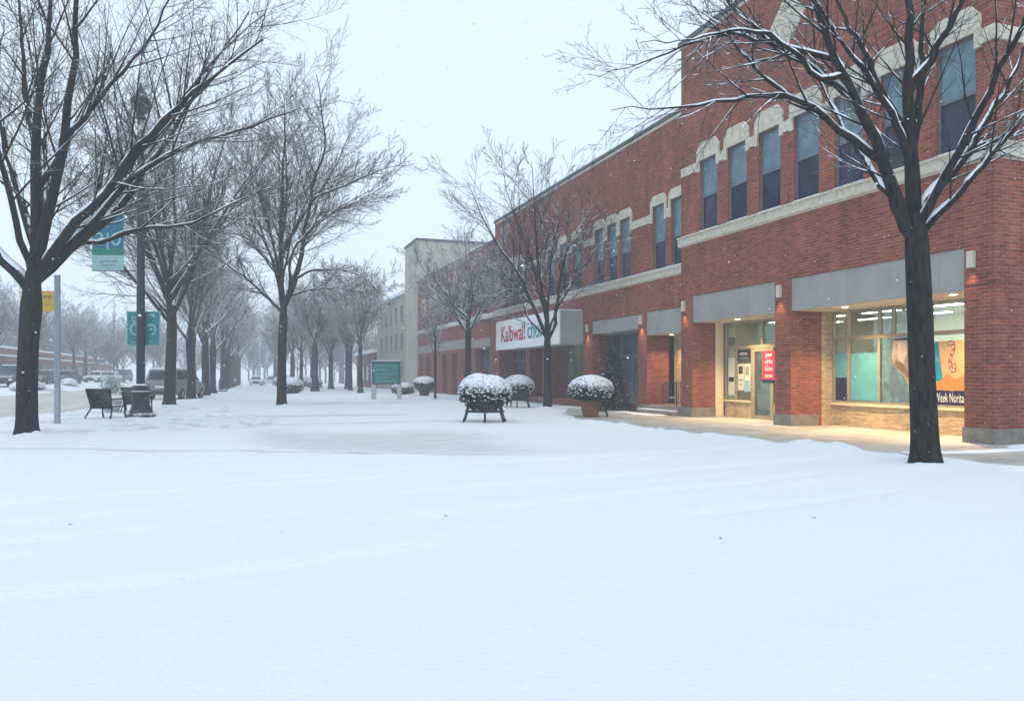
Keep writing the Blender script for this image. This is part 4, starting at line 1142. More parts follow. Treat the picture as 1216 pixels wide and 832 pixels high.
lp = lamp_post((-3.55, 31.81, .06), 'tall navy iron street lamp with a bell-shaped foot, beside the metal chairs')
lp['group'] = 'navy street lamps along the road'
fl = thing('street_lamp', 'slim dark street lamp further down the row of street trees', 'street lamp', (-1.83, 82.69, .04), -TH, 'navy street lamps along the road')
m = MB(); m.lathe([(.48,0),(.48,.1),(.36,.2),(.30,1.1),(.22,1.3)], n=16); m.build('pedestal', M['lampiron'], fl)
m = MB(); m.lathe([(.21,1.3),(.17,4),(.14,6.7)], n=12); m.build('post', M['lampiron'], fl)
m = MB(); m.lathe([(.14,6.7),(.26,6.85),(.32,7.3),(.2,7.6),(.05,7.9)], n=12); m.build('lantern', M['lampiron'], fl)

# pole banner with white figures, teal above and green below
CX, SX = math.cos(TH), math.sin(TH)
def cam_local(dx): return (dx*CX, -dx*SX)
bn = thing('street_banner', 'tall teal and green banner with white figures, hung left of the navy lamp post', 'banner', (-4.70, 32.20, 5.49), -TH)
m = MB(); m.box(-.58, .58, -.012, .012, .60, 2.16); m.build('upper_field', M['tealblue'], bn)
m = MB(); m.box(-.58, .58, -.016, .016, .60, .86); m.build('green_band', M['green'], bn)
m = MB(); m.box(-.58, .58, -.012, .012, .0, .598); m.build('lower_field', M['palegreen'], bn)
text_mesh("3|0", .70, 'white_figures', M['palegreen'], bn, at(0, -.02, 1.16, FRONT), .004, 1.15)
m = MB()
for k, (x, z, a) in enumerate([(-.12,1.95,.6),(.02,1.9,-.5),(.1,1.78,.4),(-.28,1.62,.9),(-.2,1.7,-.3),(.0,1.68,.8)]):
    c, s_ = math.cos(a), math.sin(a)
    m.prism_xz([(x+c*.13,z+s_*.13),(x-s_*.05,z+c*.05),(x-c*.13,z-s_*.13),(x+s_*.05,z-c*.05)], -.019, -.013)
m.build('leaf_motif', M['slate'], bn)
text_mesh("~wrm~x~", .16, 'small_lettering', M['slate'], bn, at(0, -.018, .36, FRONT), .003, 1.2)
text_mesh("mnvwrwnu", .10, 'small_lettering', M['slate'], bn, at(0, -.018, .22, FRONT), .003, 1.2)
for z in (.02, 2.14): MB().tube([(-.60,0,z),(1.17,0,z)], .02, 6).build('banner_arm', M['lampiron'], bn)

ts = thing('teal_sign', 'square teal sign with pale swirling figures behind the navy lamp post', 'sign', (-3.475, 32.02, 2.72), -TH)
m = MB(); m.box(-.63, .63, -.015, .015, 0, 1.30); m.build('sign_border', M['palegreen'], ts)
m = MB(); m.box(-.60, -.02, -.019, -.0155, .035, 1.265); m.box(.02, .60, -.019, -.0155, .035, 1.265); m.build('sign_face', M['teal'], ts)
m = MB()
def arc(cx, cz, r, a0, a1, w0, w1, n=12):
    for i in range(n):
        a, b = R(a0+(a1-a0)*i/n), R(a0+(a1-a0)*(i+1)/n); wa, wb = w0+(w1-w0)*i/n, w0+(w1-w0)*(i+1)/n
        m.prism_xz([(cx+(r-wa)*math.cos(a),cz+(r-wa)*math.sin(a)),(cx+(r+wa)*math.cos(a),cz+(r+wa)*math.sin(a)),(cx+(r+wb)*math.cos(b),cz+(r+wb)*math.sin(b)),(cx+(r-wb)*math.cos(b),cz+(r-wb)*math.sin(b))], -.024, -.0195)
arc(-.28, .62, .20, 60, 300, .05, .03); arc(-.36, 1.03, .07, -30, 250, .02, .02)
arc(.26, .60, .19, -80, 130, .03, .05); arc(.30, 1.05, .12, 20, 160, .05, .01)
m.prism_xz([(-.42,.98),(-.36,.80),(-.24,.86),(-.30,.95)], -.024, -.0195)
m.build('swirl_figures', M['palegreen'], ts)
text_mesh("ml", .20, 'lettering', M['palegreen'], ts, at(-.33, -.021, .14, FRONT), .003, 1.3)
text_mesh("w", .20, 'lettering', M['palegreen'], ts, at(.27, -.021, .16, FRONT), .003, 1.2)
m = MB(); m.box(-.03, .03, -.06, -.015, .2, .28); m.box(-.03, .03, -.06, -.015, 1.0, 1.08); m.build('bracket', M['galv'], ts)

# grey pole with the small yellow sign
gp = thing('sign_pole', 'bare grey steel sign pole beside the large bare tree on the left', 'pole', (-5.51, 27.91, .04), -TH)
m = MB(); m.box(-.075, .075, -.05, .05, 0, 4.75); m.build('post', M['galv'], gp)
m = MB()
m.box(-.04, .04, -.056, -.0505, 1.2, 4.7); m.build('perforated_face', mat("pole_channel", (.21,.25,.29), .5, .3, 40), gp)
ys = thing('yellow_sign', 'small yellow sign with dark lettering on the grey pole', 'sign', (-5.80, 28.0, 3.62), -TH)
m = MB(); m.box(-.26, .24, -.012, .012, 0, .66); m.build('sign_plate', M['yellow'], ys)
text_mesh("WEJ", .15, 'lettering', M['black'], ys, at(-.01, -.015, .46, FRONT), .002)
text_mesh("-\u2013", .17, 'lettering', M['black'], ys, at(-.03, -.015, .22, FRONT), .002)
m = MB(); m.box(.0, .32, .013, .05, .3, .36); m.build('bracket', M['galv'], ys)

# metal lattice chairs
def lattice_chair(label, loc, rz):
    t = thing('metal_chair', label, 'chair', loc, rz, 'dark metal lattice chairs beside the lamp post')
    W = .50
    # back: leaning, wider at the top, lattice of thin straps.  the chair faces +y
    bl, tl, br_, tr_ = (-W+.05,-.18,.34), (-W-.04,-.34,1.02), (W-.05,-.18,.34), (W+.04,-.34,1.02)
    def lerp(a, b, f): return tuple(p+(q-p)*f for p, q in zip(a, b))
    m = MB(); top = [lerp(tl, tr_, i/8) for i in range(9)]; top = [(x, y-.05*math.sin(math.pi*i/8), z+.0*i) for i, (x, y, z) in enumerate(top)]
    m.tube(top, .028); m.tube([bl, tl], .028); m.tube([br_, tr_], .028); m.tube([bl, br_], .022); bk = m.build('backrest', M['blackmetal'], t)
    m = MB()
    for i in range(1, 19):
        a, b = lerp(bl, br_, i/19), lerp(tl, tr_, i/19); k = -.05*math.sin(math.pi*i/19)
        m.tube([a, (b[0], b[1]+k, b[2])], .023, 4)
    for j in range(1, 9):
        f = j/9; a, b = lerp(bl, tl, f), lerp(br_, tr_, f)
        m.tube([(p[0], p[1]-.05*f*math.sin(math.pi*i/6), p[2]) for i in range(7) for p in [lerp(a, b, i/6)]], .021, 4)
    m.build('lattice', M['blackmetal'], bk)
    m = MB()
    for i in range(13): x = -W+.04+(2*W-.08)*i/12; m.box(x-.022, x+.022, -.18, .36, .40, .425)
    m.tube([(-W,-.18,.40),(-W,.38,.42),(W,.38,.42),(W,-.18,.40)], .022); m.build('seat', M['blackmetal'], t)
    m = MB(); m.box(-W+.03, W-.03, -.16, .36, .427, .455); m.build('seat_snow', M['snow'], t, bevel=.012)
    for sx in (-1, 1):
        m = MB(); m.tube([(sx*(W+.01),-.25,.66),(sx*(W+.02),.05,.68),(sx*(W+.02),.36,.66),(sx*(W+.02),.42,.60)], .03); m.build('armrest', M['blackmetal'], t)
        m = MB(); m.tube([(sx*W,.40,.62),(sx*W,.38,.4),(sx*W,.37,.2),(sx*(W+.01),.42,-.04)], [.026,.03,.03,.034]); m.build('leg', M['blackmetal'], t)
        m = MB(); m.tube([(sx*(W-.05),-.18,.42),(sx*(W-.02),-.20,.28),(sx*(W+.04),-.30,.10),(sx*(W+.07),-.36,-.04)], [.034,.032,.03,.036]); m.build('leg', M['blackmetal'], t)
    return t
c1 = lattice_chair('dark metal lattice chair seen from behind, nearer the grey sign pole', (-4.62, 31.1, .10), -TH-.30)
dup(c1, (-4.15, 35.9, .08), -TH+.25, 'dark metal lattice chair half hidden behind the foot of the navy lamp post')

# shrubs, planters
def leaves_np(rng, n, ell, size, zmin=-1, shell=(.75, 1.06), lump=.08):
    """leaf quads through the outer layer of an ellipsoid (rx, ry, rz) about the origin"""
    d = unit(rng.randn(n*2, 3)); d = d[d[:, 2] > zmin][:n]; n = len(d)
    s = rng.uniform(*shell, n)*(1+lump*np.sin(d[:, 0]*9+1)*np.cos(d[:, 1]*8)+lump*np.sin(d[:, 2]*11))
    c = d*np.array(ell)*s[:, None]
    a = unit(rng.randn(n, 3) + d*.6); b = unit(np.cross(a, rng.randn(n, 3)))
    h = size*rng.uniform(.6, 1.3, (n, 1))
    V = np.stack([c-b*h*.35, c+a*h*.5-b*h*.0+0*a, c+b*h*.35, c-a*h*.5], 1)
    V = np.stack([c-a*h*.55, c-b*h*.33, c+a*h*.55, c+b*h*.33], 1)
    return V.reshape(-1, 3), np.arange(n*4).reshape(-1, 4)

def leafy(name, v, f, m, parent):
    me = mesh_np(name, v, f, 4); me.materials.append(m)
    o = bpy.data.objects.new(name, me); C.objects.link(o); o.parent = parent
    return o

def snow_cap(rng, c, ell, z0, thick=.05, nu=64, nv=22, skirt=.22):
    """lumpy snow lying over the top of an ellipsoid mound, thinning out to a ragged edge"""
    V = []; F = []
    for j in range(nv+1):
        for i in range(nu):
            a = 2*math.pi*i/nu
            edge = 1.22+skirt*math.sin(a*3+c[0])*.5+rng.uniform(-.16, .16)
            p = edge*j/nv
            k = 1.05+thick*(1-(j/nv)**2)+.015*math.sin(a*7+j*1.3)+rng.uniform(-.012, .012)
            if j == nv: k -= .10
            V.append((c[0]+ell[0]*k*math.sin(p)*math.cos(a), c[1]+ell[1]*k*math.sin(p)*math.sin(a), c[2]+ell[2]*k*math.cos(p)))
    for j in range(nv):
        for i in range(nu):
            i2 = (i+1) % nu; F.append((j*nu+i, (j+1)*nu+i, (j+1)*nu+i2, j*nu+i2))
    return np.array(V), np.array(F)

def blobs_np(rng, cen, r):
    """small snow clumps: squashed octahedra-based lumps"""
    n = len(cen); rr = r*rng.uniform(.5, 1.4, (n, 1))
    o = np.array([(1,0,0),(.5,.8,0),(-.6,.7,0),(-1,0,0),(-.5,-.8,0),(.6,-.7,0),(0,0,.7),(0,0,-.5)])
    V = (cen[:, None] + o[None]*rr[:, None]).reshape(-1, 3)
    q = []
    for i in range(6):
        q.append((i, (i+1) % 6, 6, 6)); q.append(((i+1) % 6, i, 7, 7))
    tri = np.array([(a, b, c) for a, b, c, _ in q])
    F = (tri[None] + (np.arange(n)*8)[:, None, None]).reshape(-1, 3)
    return V, F

def mound(rng, parent, c, ell, n=3200, leaf=.09, bare=.17, clumps=1700, clump=.04):
    core = MB(); core.lathe([(max(.02, math.sin(p)*ell[0]*.86), c[2]-math.cos(p)*ell[2]*.86) for p in np.linspace(.05, math.pi-.05, 12)], c[0], c[1], 20, sy=ell[1]/ell[0])
    v, f = leaves_np(rng, n, ell, leaf)
    q = v.reshape(-1, 4, 3); up_ = q.mean(1)[:, 2]/ell[2]
    q = q[(up_ < .42) | (rng.rand(len(q)) < .10)]; v = q.reshape(-1, 3); f = np.arange(len(v)).reshape(-1, 4)
    fo = leafy('foliage', v+np.array(c), f, M['leaf'], parent)
    core.build('inner_twigs', M['core'], fo)
    v, f = snow_cap(rng, c, ell, bare)
    leafy('snow_cap', v, f, M['leafsnow'], parent)
    d = unit(rng.randn(clumps*3, 3)); d = d[(d[:, 2] > -.55) & (d[:, 2] < .75)]
    keep = rng.rand(len(d)) < np.clip(.12+1.25*(d[:, 2]+.05), .05, 1); d = d[keep][:clumps]
    v, f = blobs_np(rng, np.array(c)+d*np.array(ell)*rng.uniform(.98, 1.07, (len(d), 1)), clump)
    me = mesh_np('snow_clumps', v, f, 3); me.materials.append(M['leafsnow'])
    o = bpy.data.objects.new('snow_clumps', me); C.objects.link(o); o.parent = parent

rng = np.random.RandomState(3)
def stand(t, rad, z, legs, top, ry=None):
    ry = ry or rad
    m = MB(); n = 28
    m.tube([(rad*math.cos(2*math.pi*i/n), ry*math.sin(2*math.pi*i/n), z) for i in range(n+1)], .028, 6)
    m.tube([(rad*.92*math.cos(2*math.pi*i/n), ry*.92*math.sin(2*math.pi*i/n), z+.17) for i in range(n+1)], .022, 6)
    m.build('stand_ring', M['black'], t)
    for a in legs:
        c, s = math.cos(a), math.sin(a)
        m = MB(); m.tube([(rad*.90*c, ry*.9*s, top), (rad*.97*c, ry*.97*s, z), (rad*1.04*c, ry*1.04*s, .16), (rad*1.15*c, ry*1.15*s, -.03)], [.034,.036,.034,.04], 6); m.build('leg', M['black'], t)

PG = 'snow-capped shrub planters on the walk'
p1 = thing('planter', 'wide twin-mound shrub planter with snow cap on a black legged stand', 'planter', (7.85, 25.35, .05), -TH, PG)
stand(p1, .66, .33, (.35, 2.75, 3.45, 4.75, 5.75, 1.57), .55, .55)
m = MB(); m.lathe([(.40,.40),(.55,.50),(.60,.62),(.55,.64)], n=26, sy=.8); m.build('basket', M['bowl'], p1)
mound(rng, p1, (-.20, -.02, .99), (.66, .62, .58), 3600, .085)
mound(rng, p1, (.22, .0, .97), (.66, .62, .55), 3600, .085)
p2 = thing('planter', 'single round shrub planter on a black stand, right behind the twin-mound planter', 'planter', (13.05, 36.45, .04), -TH, PG)
stand(p2, .58, .36, (.5, 2.2, 3.6, 4.6, 5.6), .6)
m = MB(); m.lathe([(.36,.42),(.5,.5),(.56,.62),(.5,.64)], n=24); m.build('basket', M['bowl'], p2)
m = MB(); m.tube([(.62,.0,.9),(.80,-.02,1.12),(.86,-.02,1.2)], .04); m.build('handle', M['black'], p2)
mound(rng, p2, (0, 0, 1.0), (.78, .74, .56), 3400, .09)
p3 = thing('planter', 'round shrub with snow cap in a terracotta pot beside the cleared paving', 'planter', (12.83, 27.5, .0), -TH, PG)
m = MB(); m.lathe([(.26,0),(.30,.03),(.39,.52),(.44,.54),(.45,.64),(.38,.65)], n=32); m.build('pot', M['terra'], p3, smooth=False)
m = MB(); m.lathe([(.37,.655),(.30,.70),(.05,.74)], n=20); m.build('soil', M['core'], p3)
m = MB(); m.tube([(.44,.02,.60),(.55,.03,.42),(.68,.04,-.02)], [.05,.042,.045]); m.build('prop_leg', M['black'], p3)
mound(rng, p3, (.02, 0, 1.06), (.84, .78, .52), 4200, .085, clumps=1900)
p4 = thing('planter', 'dark bowl planter heaped with snow near the thin young tree', 'planter', (13.66, 60.19, .04), -TH, PG)
m = MB(); m.lathe([(.36,0),(.42,.25),(.46,.42),(.78,.66),(.84,.85),(.7,.88)], n=24); m.build('bowl', M['bowl'], p4)
v, f = leaves_np(rng, 700, (.85,.85,.28), .12, -.2); leafy('foliage', v+np.array((0,0,.95)), f, M['leaf'], p4)
v, f = snow_cap(rng, (0,0,.86), (.95,.95,.52), .12, .2); leafy('snow_cap', v, f, M['leafsnow'], p4)
p5 = thing('shrub', 'low dark snow-topped shrub beside the right post of the green notice board', 'shrub', (12.8, 64.5, .02), -TH)
mound(rng, p5, (0, 0, .45), (.95, .8, .52), 1200, .14, clumps=300, clump=.05)

# conical evergreen by the dark shop window
xt = thing('evergreen_tree', 'dark conical evergreen flecked with snow, against the dark shop window', 'tree', (15.95, 31.75, .0), -TH)
m = MB(); m.lathe([(.09,0),(.07,1.5),(.015,3.25)], n=10); m.build('trunk', M['bark'], xt)
def cone_leaves(n, size, rb, h, z0, rng):
    z = rng.rand(n)**1.35; a = rng.rand(n)*6.283
    r = rb*(1-z)**.85*rng.uniform(.35, 1.05, n)*(1+.10*np.sin(z*38)+.08*np.sin(a*5+z*12))+.015
    c = np.stack([r*np.cos(a), r*np.sin(a), z0+z*h-.10*r], 1)
    out = unit(np.stack([np.cos(a), np.sin(a), -.25+0*a], 1) + .5*rng.randn(n, 3)); b = unit(np.cross(out, rng.randn(n, 3)))
    hh = size*rng.uniform(.6, 1.3, (n, 1))
    return np.stack([c-out*hh*.6, c-b*hh*.25, c+out*hh*.6, c+b*hh*.25], 1).reshape(-1, 3), np.arange(n*4).reshape(-1, 4), c
v, f, cc = cone_leaves(9000, .13, .78, 3.3, .05, rng); leafy('crown', v, f, M['leaf'], xt)
sel = cc[rng.rand(len(cc)) < .09]; v, f = blobs_np(rng, sel+np.array((0,0,.03)), .022)
me = mesh_np('snow_clumps', v, f, 3); me.materials.append(M['leafsnow']); o = bpy.data.objects.new('snow_clumps', me); C.objects.link(o); o.parent = xt

# grey pot with a frosted plant behind the chairs
fp = thing('potted_plant', 'pale frosted plant in a round grey pot behind the metal chair', 'potted plant', (-5.05, 35.6, .05), -TH)
m = MB(); m.lathe([(.24,0),(.34,.28),(.37,.52),(.33,.54)], n=20); m.build('pot', mat("grey_pot", (.30,.34,.36), .8), fp)
v, f = leaves_np(rng, 900, (.40,.40,.55), .10, -.6, (.2, 1.05)); leafy('foliage', v+np.array((0,0,1.05)), f, mat("frosted_leaf", (.42,.50,.48), .9, .35, 9), fp)

# green notice board on two pale posts
nb = thing('notice_board', 'green notice board with white lines of text on two pale posts', 'notice board', (9.28, 52.42, .03), -TH)
for sx in (-.87, .87):
    m = MB(); m.box(sx-.15, sx+.15, -.09, .09, -.05, 2.45); m.build('post', M['palepost'], nb)
m = MB(); m.box(-.96, .96, -.13, -.095, 1.0, 2.47); m.box(-1.0, 1.0, -.15, .12, 2.471, 2.55); m.build('board_frame', mat("dark_green_frame", (.01,.06,.055), .5), nb)
m = MB(); m.box(-.87, .87, -.15, -.131, 1.08, 2.40); bd = m.build('board_face', mat("notice_green", (.010,.17,.155), .55, .12, 3), nb)
for k, (s, z) in enumerate([("wrmu nwmr onuw rmnw", 2.24), ("mruw nwnm", 1.98), ("wnmr uwom nrwu mwr", 1.70), ("nmuw rwm", 1.46), ("urnw mworn uwnm rwn", 1.20)]):
    text_mesh(s, .17, 'text_line', M['palegreen'], bd, at(-.03 if k % 2 == 0 else -.32, -.154, z, FRONT), .002, .82 if k % 2 == 0 else .9)
m = MB(); m.box(-.98, .98, -.14, .10, 2.552, 2.60); m.build('snow_cap', M['snow'], nb, bevel=.015)

# far poles
for k, (x, y, h) in enumerate([(4.0, 150, 12.5), (3.3, 158, 8.5)]):
    t = thing('utility_pole', ('tall', 'short')[k]+' thin hazy pole at the far end of the snowy walk', 'pole', (x, y, 0), 0)
    m = MB(); m.lathe([(.22,0),(.14,h)], n=8); m.build('post', M['galv'], t)
    m = MB(); m.box(-.6, .6, -.05, .05, h-.5, h-.35); m.build('crossarm', M['galv'], t)

# snow-laden shrubs at the end of the walk
SHG = 'snow-laden shrubs at the end of the walk'
s0 = thing('shrub', 'snow-laden shrub just right of the lone wide-crowned tree', 'shrub', (4.2, 72, .0), 0, SHG)
mound(rng, s0, (0, 0, .65), (1.0, .9, .75), 900, .2, clumps=500, clump=.09)
for k, (x, y, s) in enumerate([(5.6, 95, .9), (8.4, 97, .95), (8.0, 112, 1.1), (5.6, 121, 1.1), (9.2, 128, 1.2), (7.0, 140, 1.3)]):
    dup(s0, (x, y, 0), k*1.1, 'small hazy snow-covered shrub among the far trees at the end of the walk', s)

# ---------------------------------------------------------------- vehicles
def car_mesh(label, loc, rz, paint, st, glassz, wheels, group, snow=.05, seed=0):
    """st: stations (y, half width, z sill, z belt, z roof or None, roof half width) from the rear (y<0) to the nose"""
    t = thing('parked_car', label, 'car', loc, rz, group)
    n = len(st)
    def ring(s):
        y, w, zs, zb, zr, wr = s
        return [(w*.90,y,zs),(w,y,zs+.16),(w,y,zb-.12),(w*.95,y,zb),(-w*.95,y,zb),(-w,y,zb-.12),(-w,y,zs+.16),(-w*.90,y,zs)]
    m = MB(); V = []; [V.extend(ring(s)) for s in st]
    F = []
    for i in range(n-1):
        for j in range(8): F.append((i*8+j, i*8+(j+1) % 8, (i+1)*8+(j+1) % 8, (i+1)*8+j))
    F += [tuple(range(7, -1, -1)), tuple((n-1)*8+j for j in range(8))]
    m.poly(V, F); body = m.build('body', paint, t, smooth=False, bevel=.03)
    g0, g1, g2, g3 = glassz       # y of rear glass foot, rear roof edge, front roof edge, windscreen foot
    zb, zr, wb, wr = st[n//2][3]-.015, st[n//2][4], st[n//2][1]*.94, st[n//2][5]
    A = [(-wb,g0,zb),(wb,g0,zb),(wb,g3,zb),(-wb,g3,zb)]; B = [(-wr,g1,zr),(wr,g1,zr),(wr,g2,zr),(-wr,g2,zr)]
    m = MB(); m.poly(A+B, [(4,5,6,7),(0,1,5,4),(1,2,6,5),(2,3,7,6),(3,0,4,7)]); m.build('roof', paint, t, bevel=.04)
    gl = M['loglass']
    def inset(q, a, b, c, d, off):
        p = [Vector(x) for x in q]; nn = (p[1]-p[0]).cross(p[3]-p[0]).normalized()*off
        f = lambda u, v: tuple((p[0]*(1-u)+p[1]*u)*(1-v)+(p[3]*(1-u)+p[2]*u)*v + nn)
        return [f(a, c), f(b, c), f(b, d), f(a, d)]
    def win(name, q, cuts):
        for a, b in cuts:
            mm = MB(); mm.face(inset(q, a, b, .12, .86, .008)); mm.build(name, gl, t)
    win('rear_window', [A[0],A[1],B[1],B[0]], [(.08,.92)])
    win('windscreen', [A[2],A[3],B[3],B[2]], [(.06,.94)])
    win('side_window', [A[1],A[2],B[2],B[1]], [(.05,.33),(.36,.62),(.65,.93)])
    win('side_window', [A[3],A[0],B[0],B[3]], [(.07,.35),(.38,.64),(.67,.95)])
    for yw in wheels:
        for sx in (-1, 1):
            wx = sx*(st[1][1]+.0)
            m = MB(); prof = [(.20,-.1),(.32,-.1),(.345,-.06),(.345,.06),(.32,.1),(.20,.1)]
            b = len(m.v); k = 18
            for r_, xx in prof:
                for i in range(k):
                    a = 2*math.pi*i/k; m.v.append((wx-sx*.06+xx, yw+r_*math.cos(a), .33+r_*math.sin(a)))
            for j in range(len(prof)-1):
                for i in range(k): m.f.append((b+j*k+i, b+j*k+(i+1) % k, b+(j+1)*k+(i+1) % k, b+(j+1)*k+i)); m.m.append(0)
            wh = m.build('wheel', M['core'], t)
            m = MB(); m.tube([(wx-sx*.10,yw,.33),(wx+sx*.035,yw,.33)], .2, 14); m.build('rim', M['galv'], wh)
    yb, yf = st[0][0], st[-1][0]; wb2, wf2 = st[0][1], st[-1][1]
    for sx in (-1, 1):
        m = MB(); m.box(sx*wb2*.98, sx*wb2*.72, yb-.03, yb+.02, st[0][3]-.42, st[0][3]-.06); m.build('tail_light', mat_tail, t)
        m = MB(); m.box(sx*wf2*.95, sx*wf2*.58, yf-.02, yf+.03, st[-1][3]-.26, st[-1][3]-.08); m.build('headlight', mat_head, t)
    m = MB(); m.box(-wb2*.96, wb2*.96, yb-.10, yb, .36, .58); m.box(-wf2*.96, wf2*.96, yf, yf+.08, .32, .52); m.build('bumper', M['bowl'], t, bevel=.03)
    m = MB(); m.box(-.26, .26, yb-.04, yb-.02, .72, .84); m.build('number_plate', M['white'], t)
    m = MB(); m.box(-wf2*.55, wf2*.55, yf-.0, yf+.025, .56, .70); m.build('grille', M['core'], t)
    m = MB(); m.box(-wr*.96, wr*.96, g1+.02, g2-.02, zr+.001, zr+snow)
    for i in range(n-1):
        if st[i][0] >= g3-.3: m.box(-st[i+1][1]*.86, st[i+1][1]*.86, st[i][0], st[i+1][0]-.02, min(st[i][3], st[i+1][3])+.004, min(st[i][3], st[i+1][3])+.05)
    m.build('snow_cover', M['snow'], t, bevel=.03)
    return t
mat_tail = mat("tail_lamp_red", (.22,.015,.015), .3); mat_head = mat("headlamp_lens", (.62,.66,.68), .15, spec=.6)
silver = mat("silver_paint", (.17,.195,.225), .3, .03, spec=.6); dark = mat("dark_blue_paint", (.035,.045,.06), .3, .05, spec=.6)
whitep = mat("white_car_paint", (.62,.64,.66), .35, .03, spec=.5); redp = mat("maroon_paint", (.14,.035,.035), .3, .03)
VAN = [(-2.45,.86,.36,1.02,0,0),(-2.3,.95,.30,1.14,0,0),(-1.0,.98,.26,1.16,1.82,.80),(.6,.98,.26,1.12,1.82,.80),(1.5,.97,.28,1.06,0,0),(2.25,.90,.32,.92,0,0),(2.5,.74,.38,.80,0,0)]
SED = [(-2.3,.74,.38,.88,0,0),(-2.15,.86,.30,.96,0,0),(-1.0,.90,.25,.97,1.44,.64),(.5,.90,.25,.95,1.44,.64),(1.0,.90,.26,.93,0,0),(2.1,.82,.30,.80,0,0),(2.3,.66,.36,.68,0,0)]
for s in (VAN, SED):
    k = len(s)//2; s[k] = (s[k][0], s[k][1], s[k][2], s[k][3], max(q[4] for q in s), max(q[5] for q in s))
CG = 'cars parked along the far side of the road'
v1 = car_mesh('silver minivan with a snowy roof parked behind the row of street trees', (-4.2, 57.6, .02), -R(20), silver, VAN, (-2.36,-2.05,.55,1.45), (-1.5, 1.55), None, .08)
v1['category'] = 'minivan'; v1.name = 'minivan'; v1.scale = (1.12, 1.0, 1.1)
k1 = car_mesh('dark parked car with a snowy bonnet, just right of the grey sign pole', (-18.0, 95.5, .70), R(168), dark, SED, (-1.7,-.95,.25,1.0), (-1.35, 1.4), CG)
k2 = car_mesh('white snow-covered parked car, right of the dark car beyond the road', (-17.8, 113.5, .70), R(165), whitep, SED, (-1.7,-.95,.25,1.0), (-1.35, 1.4), CG, .12)
k3 = car_mesh('dark parked van at the right end of the cars beyond the road', (-16.8, 127.0, .70), R(170), dark, VAN, (-2.36,-2.0,.5,1.4), (-1.5, 1.55), CG, .08)
dup(k2, (-17.4, 122.0, .70), R(172), 'second snow-covered parked car, partly behind the white one beyond the road')
dup(k3, (-18.6, 77.5, .66), R(175), 'dark snowy parked car at the far left edge, left of the large bare tree')
k6 = dup(k1, (-18.3, 87.0, .70), R(172), 'dark parked car partly hidden between the large bare tree and the grey pole')
k4 = dup(k2, (2.2, 133, .03), R(180), 'snow-covered car at the far end of the snowy walk'); k4['group'] = 'hazy cars at the end of the walk'
k5 = dup(k2, (4.6, 139, .03), R(100), 'snow-covered car parked sideways at the far end of the walk'); k5['group'] = 'hazy cars at the end of the walk'
k7 = dup(k3, (-1.9, 118, .03), R(185), 'dark hazy car standing behind the far street trees'); k7['group'] = 'hazy cars at the end of the walk'

# low snow banks in front of the parked cars
for k, (x, y, lx, ly) in enumerate([(-16.8, 74, 1.0, 4.0), (-16.6, 89, .8, 2.4)]):
    r_ = np.random.RandomState(40+k)
    v, f = snow_cap(r_, (0, 0, -.1), (lx, ly, .7), 0, .15)
    me = mesh_np('snow_heap', v, f, 4); me.materials.append(M['snow']); o = bpy.data.objects.new('snow_heap', me); C.objects.link(o)
    o.location = (x, y, float(rise(np.array(x), np.array(y))))
    tag(o, ('ploughed snow heap beyond the road, in front of the leftmost dark car', 'small ploughed snow heap beside the car between tree and pole')[k], 'snow heap')

# ---------------------------------------------------------------- shop window posters and notices
def plate(name, label, y0, y1, z0, z1, m, x=16.5+XS-.012, catg='poster', group=None):
    """a flat printed sheet stuck on the glass, local origin at its lower right"""
    t = thing(name, label, catg, (x, y0, z0), 0, group)
    b = MB(); b.box(0, .004, 0, y1-y0, 0, z1-z0); b.build('sheet', m, t)
    return t
XI = 16.5 + XS - .012
aqua = mat("aqua_film", (.10,.35,.43), .5, .12, 3); navy = mat("navy_print", (.012,.014,.06), .4, .1)
orange = mat("orange_print", (.58,.24,.06), .5, .12, 3); peach = mat("peach_print", (.70,.45,.22), .5, .1, 2)
greyp = mat("grey_brown_print", (.36,.28,.23), .5, .35, 3); skyb = mat("cyan_print", (.01,.30,.42), .45, .06)
bluegrey = mat("blue_grey_print", (.10,.19,.22), .5, .5, 4)
plate('window_poster', 'large plain aqua poster filling a pane of the wide shop window', 18.46, 19.54, .83, 2.30, aqua)
tt = plate('window_poster', 'narrow aqua poster over a dark sheet in the wide shop window', 19.70, 20.22, .82, 2.32, aqua)
b = MB(); b.box(-.002, -.0005, 0.02, .50, .0, .72); b.build('dark_sheet', navy, tt)
# the torn-paper like grey print
tg = plate('window_poster', 'grey and brown abstract poster in the big pane, left of the trunk', 16.5, 18.30, .81, 2.70, bluegrey)
def blob(par, pts, m, k, name):
    q = MB(); q.prism_yz(pts, -.0015*k-.001, -.0015*k+.0002); q.build(name, m, par)
blob(tg, [(1.35,1.83),(1.42,1.3),(1.30,1.05),(1.0,.78),(.62,.2),(.35,.0),(0,.0),(0,1.85)], greyp, 1, 'brown_shape')
blob(tg, [(1.18,1.80),(1.20,1.35),(1.0,1.15),(.86,1.42),(.9,1.8)], mat("pale_brown_print", (.50,.42,.36), .5, .2, 4), 2, 'pale_shape')
blob(tg, [(1.33,1.08),(1.24,1.28),(1.0,1.12),(.7,.75),(.66,.62),(1.0,.86)], mat("dark_brown_print", (.17,.10,.085), .5, .3, 5), 3, 'dark_shape')
blob(tg, [(1.32,1.82),(1.32,1.87),(0,1.87),(0,1.82)], M['black'], 2, 'top_strip')
blob(tg, [(1.52,.35),(1.5,.7),(1.3,.95),(1.1,.6),(.8,.2),(1.1,.1)], M['slate'], 1, 'slate_shape')
